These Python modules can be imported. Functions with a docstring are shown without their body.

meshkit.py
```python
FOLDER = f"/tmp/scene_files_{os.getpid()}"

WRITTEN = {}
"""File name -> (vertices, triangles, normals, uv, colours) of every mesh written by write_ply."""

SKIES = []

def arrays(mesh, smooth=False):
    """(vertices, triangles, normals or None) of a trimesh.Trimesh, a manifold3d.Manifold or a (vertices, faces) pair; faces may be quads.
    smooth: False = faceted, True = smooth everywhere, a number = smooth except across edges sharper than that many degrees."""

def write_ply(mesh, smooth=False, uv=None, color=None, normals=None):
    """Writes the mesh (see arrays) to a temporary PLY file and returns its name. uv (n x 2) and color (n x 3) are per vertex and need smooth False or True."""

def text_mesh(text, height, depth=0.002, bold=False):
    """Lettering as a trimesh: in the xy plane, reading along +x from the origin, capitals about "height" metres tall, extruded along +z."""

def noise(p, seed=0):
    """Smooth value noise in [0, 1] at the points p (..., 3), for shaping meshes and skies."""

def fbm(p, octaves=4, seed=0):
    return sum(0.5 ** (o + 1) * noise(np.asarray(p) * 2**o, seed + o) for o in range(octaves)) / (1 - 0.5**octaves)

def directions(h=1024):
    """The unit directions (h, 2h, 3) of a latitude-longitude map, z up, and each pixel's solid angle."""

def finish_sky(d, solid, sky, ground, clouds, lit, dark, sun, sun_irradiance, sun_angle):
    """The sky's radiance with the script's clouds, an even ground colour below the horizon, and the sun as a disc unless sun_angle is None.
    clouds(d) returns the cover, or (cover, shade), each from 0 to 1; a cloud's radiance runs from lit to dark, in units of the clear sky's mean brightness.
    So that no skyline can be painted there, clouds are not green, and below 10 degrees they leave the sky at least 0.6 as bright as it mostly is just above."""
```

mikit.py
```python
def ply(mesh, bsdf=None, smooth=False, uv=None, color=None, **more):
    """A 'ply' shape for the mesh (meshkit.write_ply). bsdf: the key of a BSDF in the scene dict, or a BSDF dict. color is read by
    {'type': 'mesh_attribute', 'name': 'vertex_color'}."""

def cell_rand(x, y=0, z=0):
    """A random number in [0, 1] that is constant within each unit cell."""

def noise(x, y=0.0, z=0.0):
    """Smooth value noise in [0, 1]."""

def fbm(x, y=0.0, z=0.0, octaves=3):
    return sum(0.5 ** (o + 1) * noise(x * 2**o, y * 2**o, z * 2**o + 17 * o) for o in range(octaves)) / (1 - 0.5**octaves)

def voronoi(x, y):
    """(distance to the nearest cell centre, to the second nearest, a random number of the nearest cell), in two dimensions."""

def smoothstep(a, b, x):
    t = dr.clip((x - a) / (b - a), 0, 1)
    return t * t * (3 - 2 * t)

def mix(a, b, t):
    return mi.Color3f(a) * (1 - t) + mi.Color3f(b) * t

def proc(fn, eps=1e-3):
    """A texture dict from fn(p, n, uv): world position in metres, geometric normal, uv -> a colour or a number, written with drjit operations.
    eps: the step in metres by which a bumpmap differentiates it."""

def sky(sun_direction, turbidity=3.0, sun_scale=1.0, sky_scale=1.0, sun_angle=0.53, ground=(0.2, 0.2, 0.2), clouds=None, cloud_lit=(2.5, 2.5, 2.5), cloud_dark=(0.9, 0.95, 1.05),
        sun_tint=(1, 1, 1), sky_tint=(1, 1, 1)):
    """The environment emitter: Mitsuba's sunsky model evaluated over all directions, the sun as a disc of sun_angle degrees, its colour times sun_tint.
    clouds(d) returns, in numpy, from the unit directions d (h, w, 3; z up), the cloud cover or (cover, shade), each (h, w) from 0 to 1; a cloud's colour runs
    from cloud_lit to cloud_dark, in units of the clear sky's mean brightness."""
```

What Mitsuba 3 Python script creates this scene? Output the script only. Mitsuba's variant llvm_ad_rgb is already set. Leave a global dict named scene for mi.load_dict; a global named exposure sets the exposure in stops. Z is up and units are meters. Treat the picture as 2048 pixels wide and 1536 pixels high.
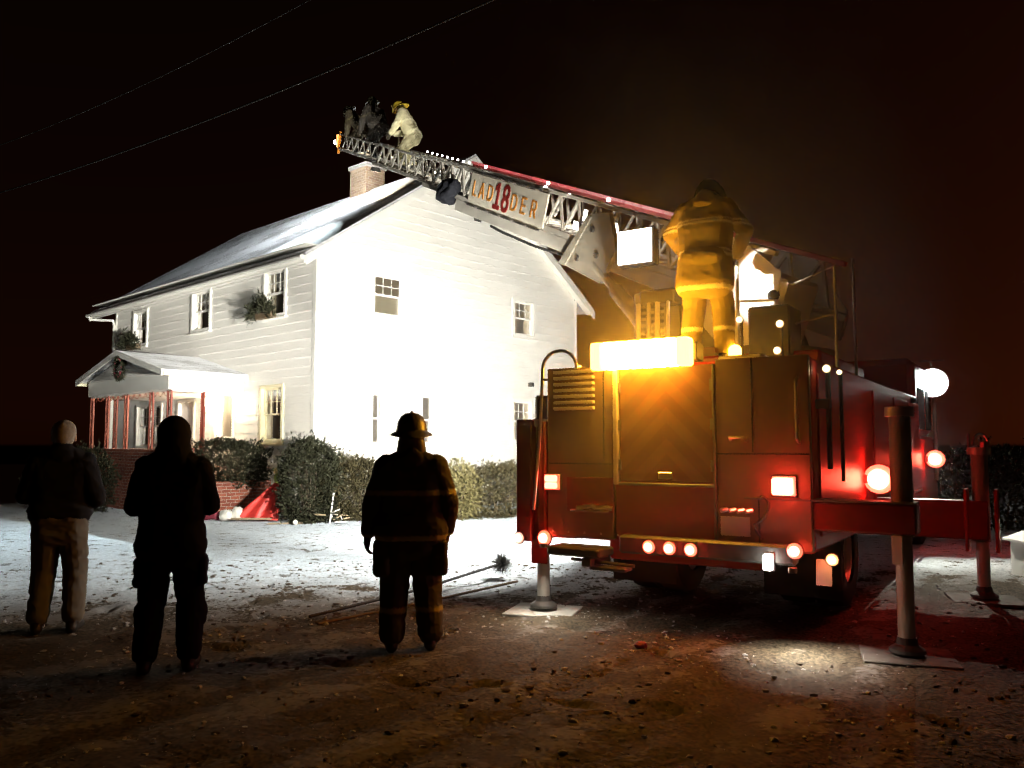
import math, random
import numpy as np
import trimesh
import drjit as dr
import mitsuba as mi
import manifold3d as m3
from shapely.geometry import Polygon, box as sbox
from shapely.ops import unary_union
import mikit, meshkit
from mikit import fbm, noise, mix, smoothstep, cell_rand

random.seed(7)
rng = np.random.default_rng(7)
T = mi.ScalarTransform4f
scene, labels = {}, {}

# ------------------------------------------------------------------ camera, sky, exposure
exposure = 4.0            # night: lamps below are scaled by K to suit
PITCH = math.atan(122 / 1640)
scene['camera'] = {'type': 'perspective', 'fov': math.degrees(2 * math.atan(1024 / 1640)), 'fov_axis': 'x', 'near_clip': 0.05, 'far_clip': 2000.0,
                   'to_world': T().look_at(origin=[0, 0, 1.6], target=[0, math.cos(PITCH), 1.6 + math.sin(PITCH)], up=[0, 0, 1])}
SKY = mikit.sky([0.8, 0.5, 0.28], turbidity=3, sun_scale=0.0, sky_scale=0.030 * 0.0625, sky_tint=(2.7, 0.50, 0.18), ground=(0.05, 0.05, 0.05))
SKY['sampling_weight'] = 0.3
scene['sky'] = SKY
labels['sky'] = {'kind': 'structure'}

K = 2.0 ** -exposure
MIST = 0.055             # densest extinction of the added halo mist, per metre
WHITE = np.array([1.0, 0.97, 0.86])
AMBER = np.array([1.0, 0.42, 0.03])
RED = np.array([1.0, 0.055, 0.03])

# ------------------------------------------------------------------ helpers
def key_for(base):
    if base not in scene and base not in taken:
        taken.add(base); return base
    i = 1
    while f'{base}_{i:03d}' in scene or f'{base}_{i:03d}' in taken: i += 1
    taken.add(f'{base}_{i:03d}'); return f'{base}_{i:03d}'
taken = set()

def thing(name, label, cat, group=None):
    k = key_for(name)
    labels[k] = {'label': label, 'category': cat}
    if group: labels[k]['group'] = group
    return k

def obj(name, mesh, bsdf, parent=None, smooth=False, label=None, **more):
    k = key_for(f'{parent}__{name}' if parent else name)
    scene[k] = mikit.ply(mesh, bsdf, smooth=smooth, **more)
    if label: labels[k] = {'label': label}
    return k

def objs(name, meshes, bsdf, parent, **kw):
    for m in meshes: obj(name, m, bsdf, parent, **kw)

def tagged(name, mesh, bsdf, label, cat, group=None, smooth=False, **more):
    k = thing(name, label, cat, group)
    scene[k] = mikit.ply(mesh, bsdf, smooth=smooth, **more)
    return k

def lamp(name, mesh, rad, parent, w=1.0, smooth=False):
    return obj(name, mesh, 'lens', parent, smooth, emitter={'type': 'area', 'sampling_weight': float(w), 'radiance': {'type': 'rgb', 'value': [float(x) * K for x in rad]}})

def spot(name, pos, target, power, rgb=WHITE, cut=40, beam=20, w=3.0):
    scene[name] = {'type': 'spot', 'sampling_weight': float(w), 'cutoff_angle': float(cut), 'beam_width': float(beam),
                   'intensity': {'type': 'rgb', 'value': [float(power * c * K) for c in rgb]},
                   'to_world': T().look_at(origin=[float(x) for x in pos], target=[float(x) for x in target], up=[0.02, 0.01, 1])}

def fix(m):
    if m.volume < 0: m.invert()
    return m

def cat(ms): return trimesh.util.concatenate(list(ms))

def place(m, A, o):
    """mesh with columns of A (3x3) as its axes and o as origin"""
    v = np.asarray(m.vertices) @ np.asarray(A).T + np.asarray(o)
    f = np.asarray(m.faces)
    if np.linalg.det(A) < 0: f = f[:, ::-1]
    return trimesh.Trimesh(v, f, process=False)

def cbox(lo, hi, c=0.01):
    lo, hi = np.minimum(lo, hi).astype(float), np.maximum(lo, hi).astype(float)
    c = min(c, 0.3 * (hi - lo).min())
    if c <= 0.0008:
        return trimesh.creation.box(bounds=[lo, hi])
    p = []
    for sx in (0, 1):
        for sy in (0, 1):
            for sz in (0, 1):
                q = np.where([sx, sy, sz], hi, lo); d = np.where([sx, sy, sz], -c, c)
                for k in range(3):
                    e = q + d; e[k] = q[k]; p.append(e)
    return trimesh.convex.convex_hull(np.array(p))

def tube(pts, r, n=8, caps=True):
    pts = np.asarray(pts, float)
    if np.isscalar(r): r = np.full(len(pts), r)
    tan = np.gradient(pts, axis=0); tan /= np.linalg.norm(tan, axis=1, keepdims=True) + 1e-12
    a = np.cross(tan[0], [0, 0, 1.0]);
    if np.linalg.norm(a) < 1e-3: a = np.cross(tan[0], [1.0, 0, 0])
    V = []
    for i in range(len(pts)):
        a = a - tan[i] * (a @ tan[i]); a /= np.linalg.norm(a); b = np.cross(tan[i], a)
        th = np.arange(n) * 2 * math.pi / n
        V.append(pts[i] + r[i] * (np.cos(th)[:, None] * a + np.sin(th)[:, None] * b))
    V = np.vstack(V); F = []
    for i in range(len(pts) - 1):
        for j in range(n):
            k = (j + 1) % n
            F += [[i*n+j, i*n+k, (i+1)*n+k], [i*n+j, (i+1)*n+k, (i+1)*n+j]]
    if caps:
        V = np.vstack([V, pts[:1], pts[-1:]]); c0, c1 = len(V) - 2, len(V) - 1; o = (len(pts) - 1) * n
        for j in range(n):
            k = (j + 1) % n
            F += [[c0, k, j], [c1, o + j, o + k]]
    return trimesh.Trimesh(V, F, process=False)

def cyl(p, q, r, n=16, r2=None):
    return tube([p, q], [r, r if r2 is None else r2], n)

def lathe(prof, n=24):
    """prof: (r, z) pairs"""
    prof = np.asarray(prof, float); m = len(prof); th = np.arange(n) * 2 * math.pi / n
    V = np.vstack([np.stack([r * np.cos(th), r * np.sin(th), np.full(n, z)], 1) for r, z in prof]); F = []
    for i in range(m - 1):
        for j in range(n):
            k = (j + 1) % n
            F += [[i*n+j, i*n+k, (i+1)*n+k], [i*n+j, (i+1)*n+k, (i+1)*n+j]]
    return trimesh.Trimesh(V, F, process=False)

def bar(p, q, w, h, up=(0, 0, 1)):
    p, q = np.asarray(p, float), np.asarray(q, float); d = q - p; L = np.linalg.norm(d); d /= L
    s = np.cross(d, up);
    if np.linalg.norm(s) < 1e-4: s = np.cross(d, [1, 0, 0])
    s /= np.linalg.norm(s); u = np.cross(s, d)
    return place(cbox([0, -w/2, -h/2], [L, w/2, h/2], min(w, h) * .15), np.stack([d, s, u], 1), p)   # d,s,u may be mirrored, place() handles it

def extr(poly, fmap, o0, o1):
    """polygon in (x, z) given depth from o0 to o1 (numbers or functions of x, z) through fmap(x, z, o)"""
    out = []
    for g in getattr(poly, 'geoms', [poly]):
        if g.is_empty or g.area < 1e-6: continue
        m = trimesh.creation.extrude_polygon(g, 1.0, engine='earcut')
        v = np.asarray(m.vertices); a = o0(v[:, 0], v[:, 1]) if callable(o0) else o0; b = o1(v[:, 0], v[:, 1]) if callable(o1) else o1
        o = np.where(v[:, 2] < .5, a, b)
        out.append(fix(trimesh.Trimesh(fmap(v[:, 0], v[:, 1], o), m.faces, process=False)))
    return cat(out)

def ring(x0, x1, z0, z1, w): return sbox(x0, z0, x1, z1).difference(sbox(x0 + w, z0 + w, x1 - w, z1 - w))

# ------------------------------------------------------------------ materials
def mat(k, rgb, rough=.5, metal=0.0, spec=.5, **kw):
    col = {'type': 'rgb', 'value': list(rgb)} if not callable(rgb) else mikit.proc(rgb)
    scene[k] = {'type': 'twosided', 'bsdf': {'type': 'principled', 'base_color': col, 'roughness': rough, 'metallic': metal, 'specular': spec, **kw}}

def worn(base, amt=.12, sc=6.0):
    base = tuple(base)
    def fn(p, n, uv):
        k = fbm(p.x * sc, p.y * sc, p.z * sc)
        return mi.Color3f(*base) * (1 - amt + 2 * amt * k)
    return fn

H_ = np.array([.5426, .84, 0.0]); R_ = np.array([.84, -.5426, 0.0])      # truck heading and its right

def ground_col(p, n, uv):
    along, across = p.x * .68 + p.y * .73, -p.x * .73 + p.y * .68
    big = fbm(p.x * .45 + 3.1, p.y * .45)
    fine = fbm(p.x * 4.0, p.y * 4.0, 3.0)
    grit = noise(p.x * 38.0, p.y * 38.0)
    streak = fbm(along * .5, across * 3.2, 7.0)
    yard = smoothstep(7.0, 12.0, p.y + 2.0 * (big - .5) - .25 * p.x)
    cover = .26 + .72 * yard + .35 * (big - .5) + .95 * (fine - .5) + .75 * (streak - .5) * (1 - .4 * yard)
    ac, al = p.x * .84 - p.y * .5426, p.x * .5426 + p.y * .84
    wob = .12 * dr.sin(al * .7) + .05 * (noise(al * 1.3, 2.0) - .5)
    rut = 0.0
    for c, wd in ((-3.6, .15), (-3.28, .13), (-1.97, .15), (-1.65, .13), (-2.75, .12), (-1.0, .12), (-.25, .14), (-4.4, .12)):
        rut = dr.maximum(rut, dr.exp(-dr.square((ac - c + wob) / wd))) if not isinstance(rut, float) else dr.exp(-dr.square((ac - c + wob) / wd))
    ramp = smoothstep(13.5, 10.0, p.y) * (.55 + .6 * fbm(al * 1.6, ac * 5.0, 9.0))
    lug = .5 + .5 * dr.sin(al * 62 + 5 * noise(al * 3.0, ac * 3.0))
    cover = cover - .34 * rut * ramp * (.75 + .25 * lug) + .10 * (1 - rut) * ramp
    s = smoothstep(.34, .62, cover + .42 * (grit - .5))
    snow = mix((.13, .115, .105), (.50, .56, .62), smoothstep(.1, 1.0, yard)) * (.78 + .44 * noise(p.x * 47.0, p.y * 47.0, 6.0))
    dirt = mix((.020, .014, .009), (.090, .066, .042), noise(p.x * 61.0, p.y * 61.0, 5.0))
    blades = smoothstep(.70, .84, noise(p.x * 5.5 + p.y * 2.0, p.y * 13.0 - p.x * 2.2, 1.0) * .75 + .25 * noise(p.x * 30, p.y * 30, 4.0)) * .8
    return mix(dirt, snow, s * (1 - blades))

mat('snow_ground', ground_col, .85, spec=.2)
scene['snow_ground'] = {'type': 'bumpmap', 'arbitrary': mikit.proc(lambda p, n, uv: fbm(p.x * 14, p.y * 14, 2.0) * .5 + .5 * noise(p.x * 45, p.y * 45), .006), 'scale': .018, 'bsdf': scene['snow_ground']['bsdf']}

def siding_col(p, n, uv):
    d = fbm(p.x * .9, p.y * .9, p.z * 2.2); g = noise(p.x * 9, p.y * 9, p.z * 60)
    return mi.Color3f(.76, .745, .70) * (.90 + .12 * d + .06 * g)
mat('siding', siding_col, .55, spec=.35)
mat('trim_white', worn((.78, .77, .72), .06, 4), .5)
mat('trim_cream', worn((.72, .66, .44), .06, 4), .5)
mat('sheathing', (.25, .22, .18), .9)
def roof_col(p, n, uv):
    k = fbm(p.x * .7, p.y * .7, p.z * 1.5); g = fbm(p.x * 7, p.y * 7, p.z * 9)
    course = smoothstep(.82, .95, dr.abs((p.z * 11.0 - dr.floor(p.z * 11.0)) * 2 - 1))
    return mix((.36, .36, .37), (.64, .65, .68), smoothstep(.30, .62, k * .75 + g * .35 - .12 * course))
mat('snowy_roof', roof_col, .8, spec=.2)
def brick_col(scale, ax):
    def fn(p, n, uv):
        h = p.x * ax[0] + p.y * ax[1]; h2 = p.x * ax[1] - p.y * ax[0]
        t = dr.select(dr.abs(n.x * ax[0] + n.y * ax[1]) > .6, h2, h) / .215
        zz = p.z / .075; row = dr.floor(zz); t = t + .5 * (row - 2 * dr.floor(row / 2))
        fx, fz = t - dr.floor(t), zz - row
        mort = dr.maximum(smoothstep(.46, .49, dr.abs(fx - .5)), smoothstep(.40, .46, dr.abs(fz - .5)))
        r = cell_rand(dr.floor(t), row, 3)
        b = mix(scale[0], scale[1], r) * (.8 + .4 * fbm(p.x * 20, p.y * 20, p.z * 20))
        return mix(b, (.36, .33, .29), mort)
    return fn
mat('brick', brick_col(((.20, .055, .035), (.32, .10, .06)), (-.734, .679)), .85, spec=.2)
mat('chimney_brick', brick_col(((.24, .15, .10), (.36, .25, .16)), (-.734, .679)), .85, spec=.2)
mat('iron_red', worn((.27, .065, .042), .2, 9), .55)
mat('curtain', worn((.55, .48, .36), .1, 3), .9)
mat('blind_tan', worn((.24, .21, .145), .1, 4), .9)
mat('shade_tan', worn((.13, .105, .07), .15, 6), .9)
mat('blind_white', worn((.78, .76, .70), .05, 3), .8)
mat('dark_room', (.15, .135, .115), .9)
scene['window_glass'] = {'type': 'thindielectric', 'int_ior': 1.5}
mat('pad_dark', worn((.09, .08, .07), .3, 14), .85)
mat('concrete', worn((.34, .33, .31), .15, 5), .9)

def leaf_mat(k, a, b):
    scene[k] = {'type': 'twosided', 'bsdf': {'type': 'principled', 'base_color': mikit.proc(lambda p, n, uv: mix(a, b, fbm(p.x * 5, p.y * 5, p.z * 5)) * (.6 + .8 * noise(p.x * 40, p.y * 40, p.z * 40))), 'roughness': .7, 'specular': .25}}
leaf_mat('yew', (.013, .014, .007), (.030, .031, .015))
leaf_mat('boxwood', (.030, .027, .012), (.065, .052, .024))
leaf_mat('dry_brush', (.09, .075, .03), (.16, .14, .06))
mat('bark', worn((.10, .075, .05), .2, 12), .9)

mat('red_paint', worn((.30, .020, .014), .12, 2.5), .32, spec=.5, clearcoat=.5, clearcoat_gloss=.8)
mat('dark_red_paint', worn((.15, .016, .012), .12, 2.5), .4, spec=.4)
def tread(p, n, uv):
    u, w = (p.x * .84 - p.y * .5426) * 16, p.z * 16
    a = u + w; b = u - w
    f = (dr.floor(a) + dr.floor(b)); alt = f - 2 * dr.floor(f / 2)
    ca, cb = a - dr.floor(a) - .5, b - dr.floor(b) - .5
    return dr.select(alt > .5, smoothstep(.16, .08, dr.abs(ca)) * smoothstep(.48, .3, dr.abs(cb)), smoothstep(.16, .08, dr.abs(cb)) * smoothstep(.48, .3, dr.abs(ca)))
mat('plate_plain', worn((.165, .105, .075), .25, 3), .42, .3)
scene['tread_plate'] = {'type': 'twosided', 'bsdf': {'type': 'bumpmap', 'arbitrary': mikit.proc(lambda p, n, uv: tread(p, n, uv), .004), 'scale': .0025, 'bsdf': scene['plate_plain']['bsdf']}}
def chevron(p, n, uv):
    u = (p.x - .342) * .84 - (p.y - 7.94) * .5426
    k = (p.z + dr.abs(u - 1.215)) * 3.6; k = k - dr.floor(k)
    return mix((.095, .028, .012), (.115, .042, .014), smoothstep(.46, .5, k) * smoothstep(1.0, .96, k)) * (.75 + .5 * fbm(p.x * 3, p.y * 3, p.z * 3))
mat('chevron_panel', chevron, .5, spec=.3)
mat('aluminium', worn((.50, .48, .44), .15, 5), .4, .45)
mat('ladder_metal', worn((.52, .49, .43), .15, 5), .42, .3)
mat('ladder_red_lit', worn((.62, .13, .13), .12, 5), .45)  # red lamplight on the far handrail, put into its colour
mat('white_enamel', worn((.74, .73, .70), .06, 5), .4)
mat('sign_white', worn((.56, .52, .43), .06, 6), .6)
mat('letter_gold', (.46, .19, .035), .45)
mat('letter_red', (.20, .018, .014), .45)
mat('grey_paint', worn((.22, .205, .165), .15, 4), .5)
mat('chrome', (.75, .74, .72), .18, 1.0)
mat('steel_dark', worn((.10, .095, .09), .25, 8), .45, .5)
mat('rubber', worn((.022, .021, .020), .3, 9), .8, spec=.2)
mat('mudflap_white', worn((.62, .60, .55), .12, 9), .8)
mat('lens', (.5, .5, .5), .3)
mat('hose_black', (.02, .02, .02), .6)
mat('pole_wood', worn((.10, .07, .04), .2, 9), .7)
mat('skin', worn((.42, .26, .19), .08, 20), .6)
mat('grey_hair', worn((.30, .28, .24), .2, 60), .8)
mat('black_cloth', worn((.016, .017, .022), .25, 12), .9, spec=.15)
mat('navy_cloth', worn((.014, .015, .022), .25, 12), .92, spec=.12)
mat('khaki_cloth', worn((.15, .142, .118), .15, 12), .9, spec=.15)
mat('boot_leather', worn((.020, .018, .016), .25, 15), .55)
mat('helmet_black', worn((.055, .05, .03), .2, 12), .4)
mat('helmet_yellow', worn((.60, .42, .04), .1, 12), .35)
mat('glove_tan', worn((.06, .05, .035), .2, 25), .8)
scene['coat_colours'] = {'type': 'twosided', 'bsdf': {'type': 'principled', 'base_color': {'type': 'mesh_attribute', 'name': 'vertex_color'}, 'roughness': .85, 'specular': .2}}
mat('mask_blue', (.04, .20, .55), .3)
mat('tarp_red', worn((.62, .045, .035), .15, 9), .5)
mat('maroon_cloth', worn((.22, .03, .05), .2, 12), .7)
mat('plastic_white', worn((.74, .72, .66), .08, 10), .5)
mat('plank', worn((.32, .25, .16), .25, 8), .8)
mat('green_plastic', worn((.30, .36, .06), .12, 10), .5)
mat('gold_ribbon', (.55, .42, .16), .5)
mat('wreath_red', worn((.16, .02, .03), .3, 20), .7)
mat('wire_black', (.022, .02, .018), .8)
mat('orange_reflector', (.75, .25, .02), .4)

# ------------------------------------------------------------------ ground
FOOT, FOOT_R = [], []
for (p0, p1) in (((-3.6, 7.6), (-6.6, 16.5)), ((-2.2, 6.6), (-3.8, 15.8)), ((-.7, 7.2), (-2.4, 16.4)), ((-4.6, 7.0), (-9.5, 15.0)), ((-5.5, 12.8), (-.3, 10.4)), ((1.0, 5.0), (-3.0, 6.9)), ((-.4, 8.6), (-4.2, 9.7)), ((2.4, 4.9), (.2, 8.0))):
    p0, p1 = np.array(p0), np.array(p1); L = np.linalg.norm(p1 - p0); d = (p1 - p0) / L; n_ = np.array([-d[1], d[0]])
    for i in range(int(L / .62)):
        FOOT.append(p0 + d * i * .62 + n_ * (.11 if i % 2 else -.11) + rng.normal(0, .05, 2)); FOOT_R.append(math.atan2(d[1], d[0]) + rng.normal(0, .15))
def hz(x, y):
    p = np.stack([x, y, np.zeros_like(x)], -1)
    z = .05 * (meshkit.fbm(p * .35, 3, 2) - .5) + .045 * (meshkit.fbm(p * 3.1, 3, 5) - .5)
    al, ac = x * .5426 + y * .84, x * .84 - y * .5426
    for c in (-3.6, -3.28, -1.97, -1.65, -2.75, -1.0, -.25, -4.4):                       # wheel ruts that run up to the truck
        z = z - .030 * np.exp(-((ac - c + .12 * np.sin(al * .7)) / .15) ** 2) * np.clip((13 - y) / 2, 0, 1) * (.7 + .3 * np.sin(al * 62))
    for (fx, fy), r_ in zip(FOOT, FOOT_R):
        m = (np.abs(x - fx) < .4) & (np.abs(y - fy) < .4)
        if m.any():
            dx, dy = x[m] - fx, y[m] - fy; c_, s_ = np.cos(r_), np.sin(r_)
            q = ((dx * c_ + dy * s_) / .15) ** 2 + ((-dx * s_ + dy * c_) / .06) ** 2
            z[m] = z[m] - .035 * np.exp(-q ** 1.5) + .012 * np.exp(-(np.sqrt(q) - 1.5) ** 2 * 6)
    a = (x - CX) * uL[0] + (y - CY) * uL[1]; b = (x - CX) * uR[0] + (y - CY) * uR[1]
    k = np.clip((a - 11.4 - .35 * np.clip(b, -20, 3)) / 4.0, 0, 1)    # the bank beyond the far end of the house
    z = z - 4.5 * k * k * (3 - 2 * k)
    return z
uL = np.array([-.73429314, .67883252, 0]); uR = np.array([.67883252, .73429314, 0])
CX, CY = -4.2140 * 1.05, 17.5 * 1.05
C0 = np.array([CX, CY, 0])
def axis(lo, hi, mid0, mid1, fine, n):
    a = np.arange(mid0, mid1, fine); g = np.geomspace(fine, max(hi - mid1, fine * 2), n)
    l = np.geomspace(fine, max(mid0 - lo, fine * 2), n)
    return np.unique(np.concatenate([mid0 - l[::-1], a, mid1 + g]))
gx, gy = axis(-170, 170, -9, 8, .055, 50), axis(-40, 260, 3.0, 13, .05, 60)
X, Y = np.meshgrid(gx, gy); Z = hz(X, Y); ny, nx = X.shape
idx = np.arange(nx * ny).reshape(ny, nx)
gf = np.concatenate([np.stack([idx[:-1, :-1], idx[:-1, 1:], idx[1:, 1:]], -1).reshape(-1, 3), np.stack([idx[:-1, :-1], idx[1:, 1:], idx[1:, :-1]], -1).reshape(-1, 3)])
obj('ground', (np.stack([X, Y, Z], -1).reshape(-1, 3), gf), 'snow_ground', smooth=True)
labels['ground'] = {'kind': 'structure', 'label': 'ground dusted with patchy snow and wheel ruts'}
def gz(x, y): return float(hz(np.array([x]), np.array([y]))[0])

# ------------------------------------------------------------------ the house
S = 1.05
def zs(z): return 1.6 + (z - 1.6) * S
WALL, RIDGE, LEN, WID = zs(5.88), zs(8.98), 10.6 * S, 9.0 * S
MIDB = WID / 2; SL = (RIDGE - WALL) / MIDB
def F_front(x, z, o): return C0 + np.outer(x, uL) - np.outer(o * np.ones_like(x), uR) + np.outer(z, [0, 0, 1.0])
def F_gable(x, z, o): return C0 + np.outer(x, uR) - np.outer(o * np.ones_like(x), uL) + np.outer(z, [0, 0, 1.0])
def HP(a, b, z): return C0 + uL * a + uR * b + np.array([0, 0, z])
HA = np.stack([uL, uR, [0, 0, 1.0]], 1)
def hbox(lo, hi, c=.006): return place(cbox(lo, hi, c), HA, C0)

house = thing('house', 'white two-storey clapboard house with a gabled roof, behind the hedges', 'house')
front_wins = [('hung', 1.14, 2.14, 4.5, 5.66, 'curtain'), ('hung', 4.64, 5.7, 4.5, 5.62, 'curtain'), ('hung', 8.33, 9.33, 4.42, 5.5, 'curtain'),
              ('hung', 1.17, 2.17, 1.62, 2.97, 'curtain'), ('single', 3.33, 4.3, 1.72, 2.97, 'dark'), ('pair', 7.24, 8.9, 1.5, 2.75, 'dark')]
gable_wins = [('hung', 1.45, 2.43, 4.54, 5.6, 'half'), ('hung', 6.18, 7.12, 4.54, 5.6, 'curtain'), ('triple', 1.43, 3.42, 1.55, 2.86, 'blind'), ('hung', 6.15, 7.05, 1.62, 2.86, 'curtain')]
sc_ = lambda L: [(k, x0 * S, x1 * S, zs(z0), zs(z1), c) for k, x0, x1, z0, z1, c in L]
front_wins, gable_wins = sc_(front_wins), sc_(gable_wins)
door_rect = (5.35 * S, 6.35 * S, .62, 2.85)

front_poly = sbox(0, 0.0, LEN, WALL)
gable_poly = Polygon([(0, 0), (WID, 0), (WID, WALL), (MIDB, RIDGE - .05), (0, WALL)])
front_open = [sbox(x0, z0, x1, z1) for _, x0, x1, z0, z1, _ in front_wins] + [sbox(door_rect[0], door_rect[2], door_rect[1], door_rect[3])]
gable_open = [sbox(x0, z0, x1, z1) for _, x0, x1, z0, z1, _ in gable_wins]
Tk = .16
core = [extr(front_poly.difference(unary_union(front_open)), F_front, -Tk, 0.0),
        extr(gable_poly.difference(unary_union(gable_open)).intersection(sbox(Tk, 0, WID - .003, 99)), F_gable, -Tk, 0.0),
        hbox([Tk, WID - Tk, 0], [LEN - .003, WID, WALL], 0),
        extr(gable_poly.intersection(sbox(Tk, 0, WID - Tk, 99)), F_gable, -LEN, -(LEN - Tk)),
        hbox([Tk + .01, Tk + .01, 2.95], [LEN - Tk - .01, WID - Tk - .01, 3.1], 0)]
wall = obj('wall', cat(core), 'sheathing', house)
CR = .212
FND = .42
def boards(poly, opens, F):
    op = unary_union(opens); top = poly.bounds[3]; z = FND
    while z < top - .02:
        z1 = z + CR
        g = poly.intersection(sbox(-9, z, 99, z1)).difference(op)
        if not g.is_empty and g.area > .01:
            lo = lambda x, zz: 0.0 * x + .0005
            hi = lambda x, zz, z=z: .034 - .024 * np.clip((zz - z) / CR, 0, 1)
            for piece in getattr(g, 'geoms', [g]):
                if piece.area > .004: obj('siding_board', extr(piece, F, lo, hi), 'siding', wall)
        z = z1
boards(front_poly.intersection(sbox(.09, 0, LEN - .09, WALL - .02)), front_open, F_front)
boards(gable_poly.intersection(sbox(.09, 0, WID - .09, 99)), gable_open, F_gable)
objs('foundation', [hbox([.0, -.05, -.3], [LEN, -.002, FND - .01]), hbox([-.05, .0, -.3], [-.002, WID, FND - .01])], 'concrete', house)
for k, m in enumerate([cat([hbox([-.042, -.042, FND], [.088, -.001, WALL - .03]), hbox([-.042, -.001, FND], [-.001, .088, WALL - .03])]),
                       hbox([LEN - .088, -.042, FND], [LEN, -.001, WALL - .03]), hbox([-.042, WID - .088, FND], [-.001, WID, WALL - .03])]):
    obj('corner_board', m, 'trim_white', house)

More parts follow.
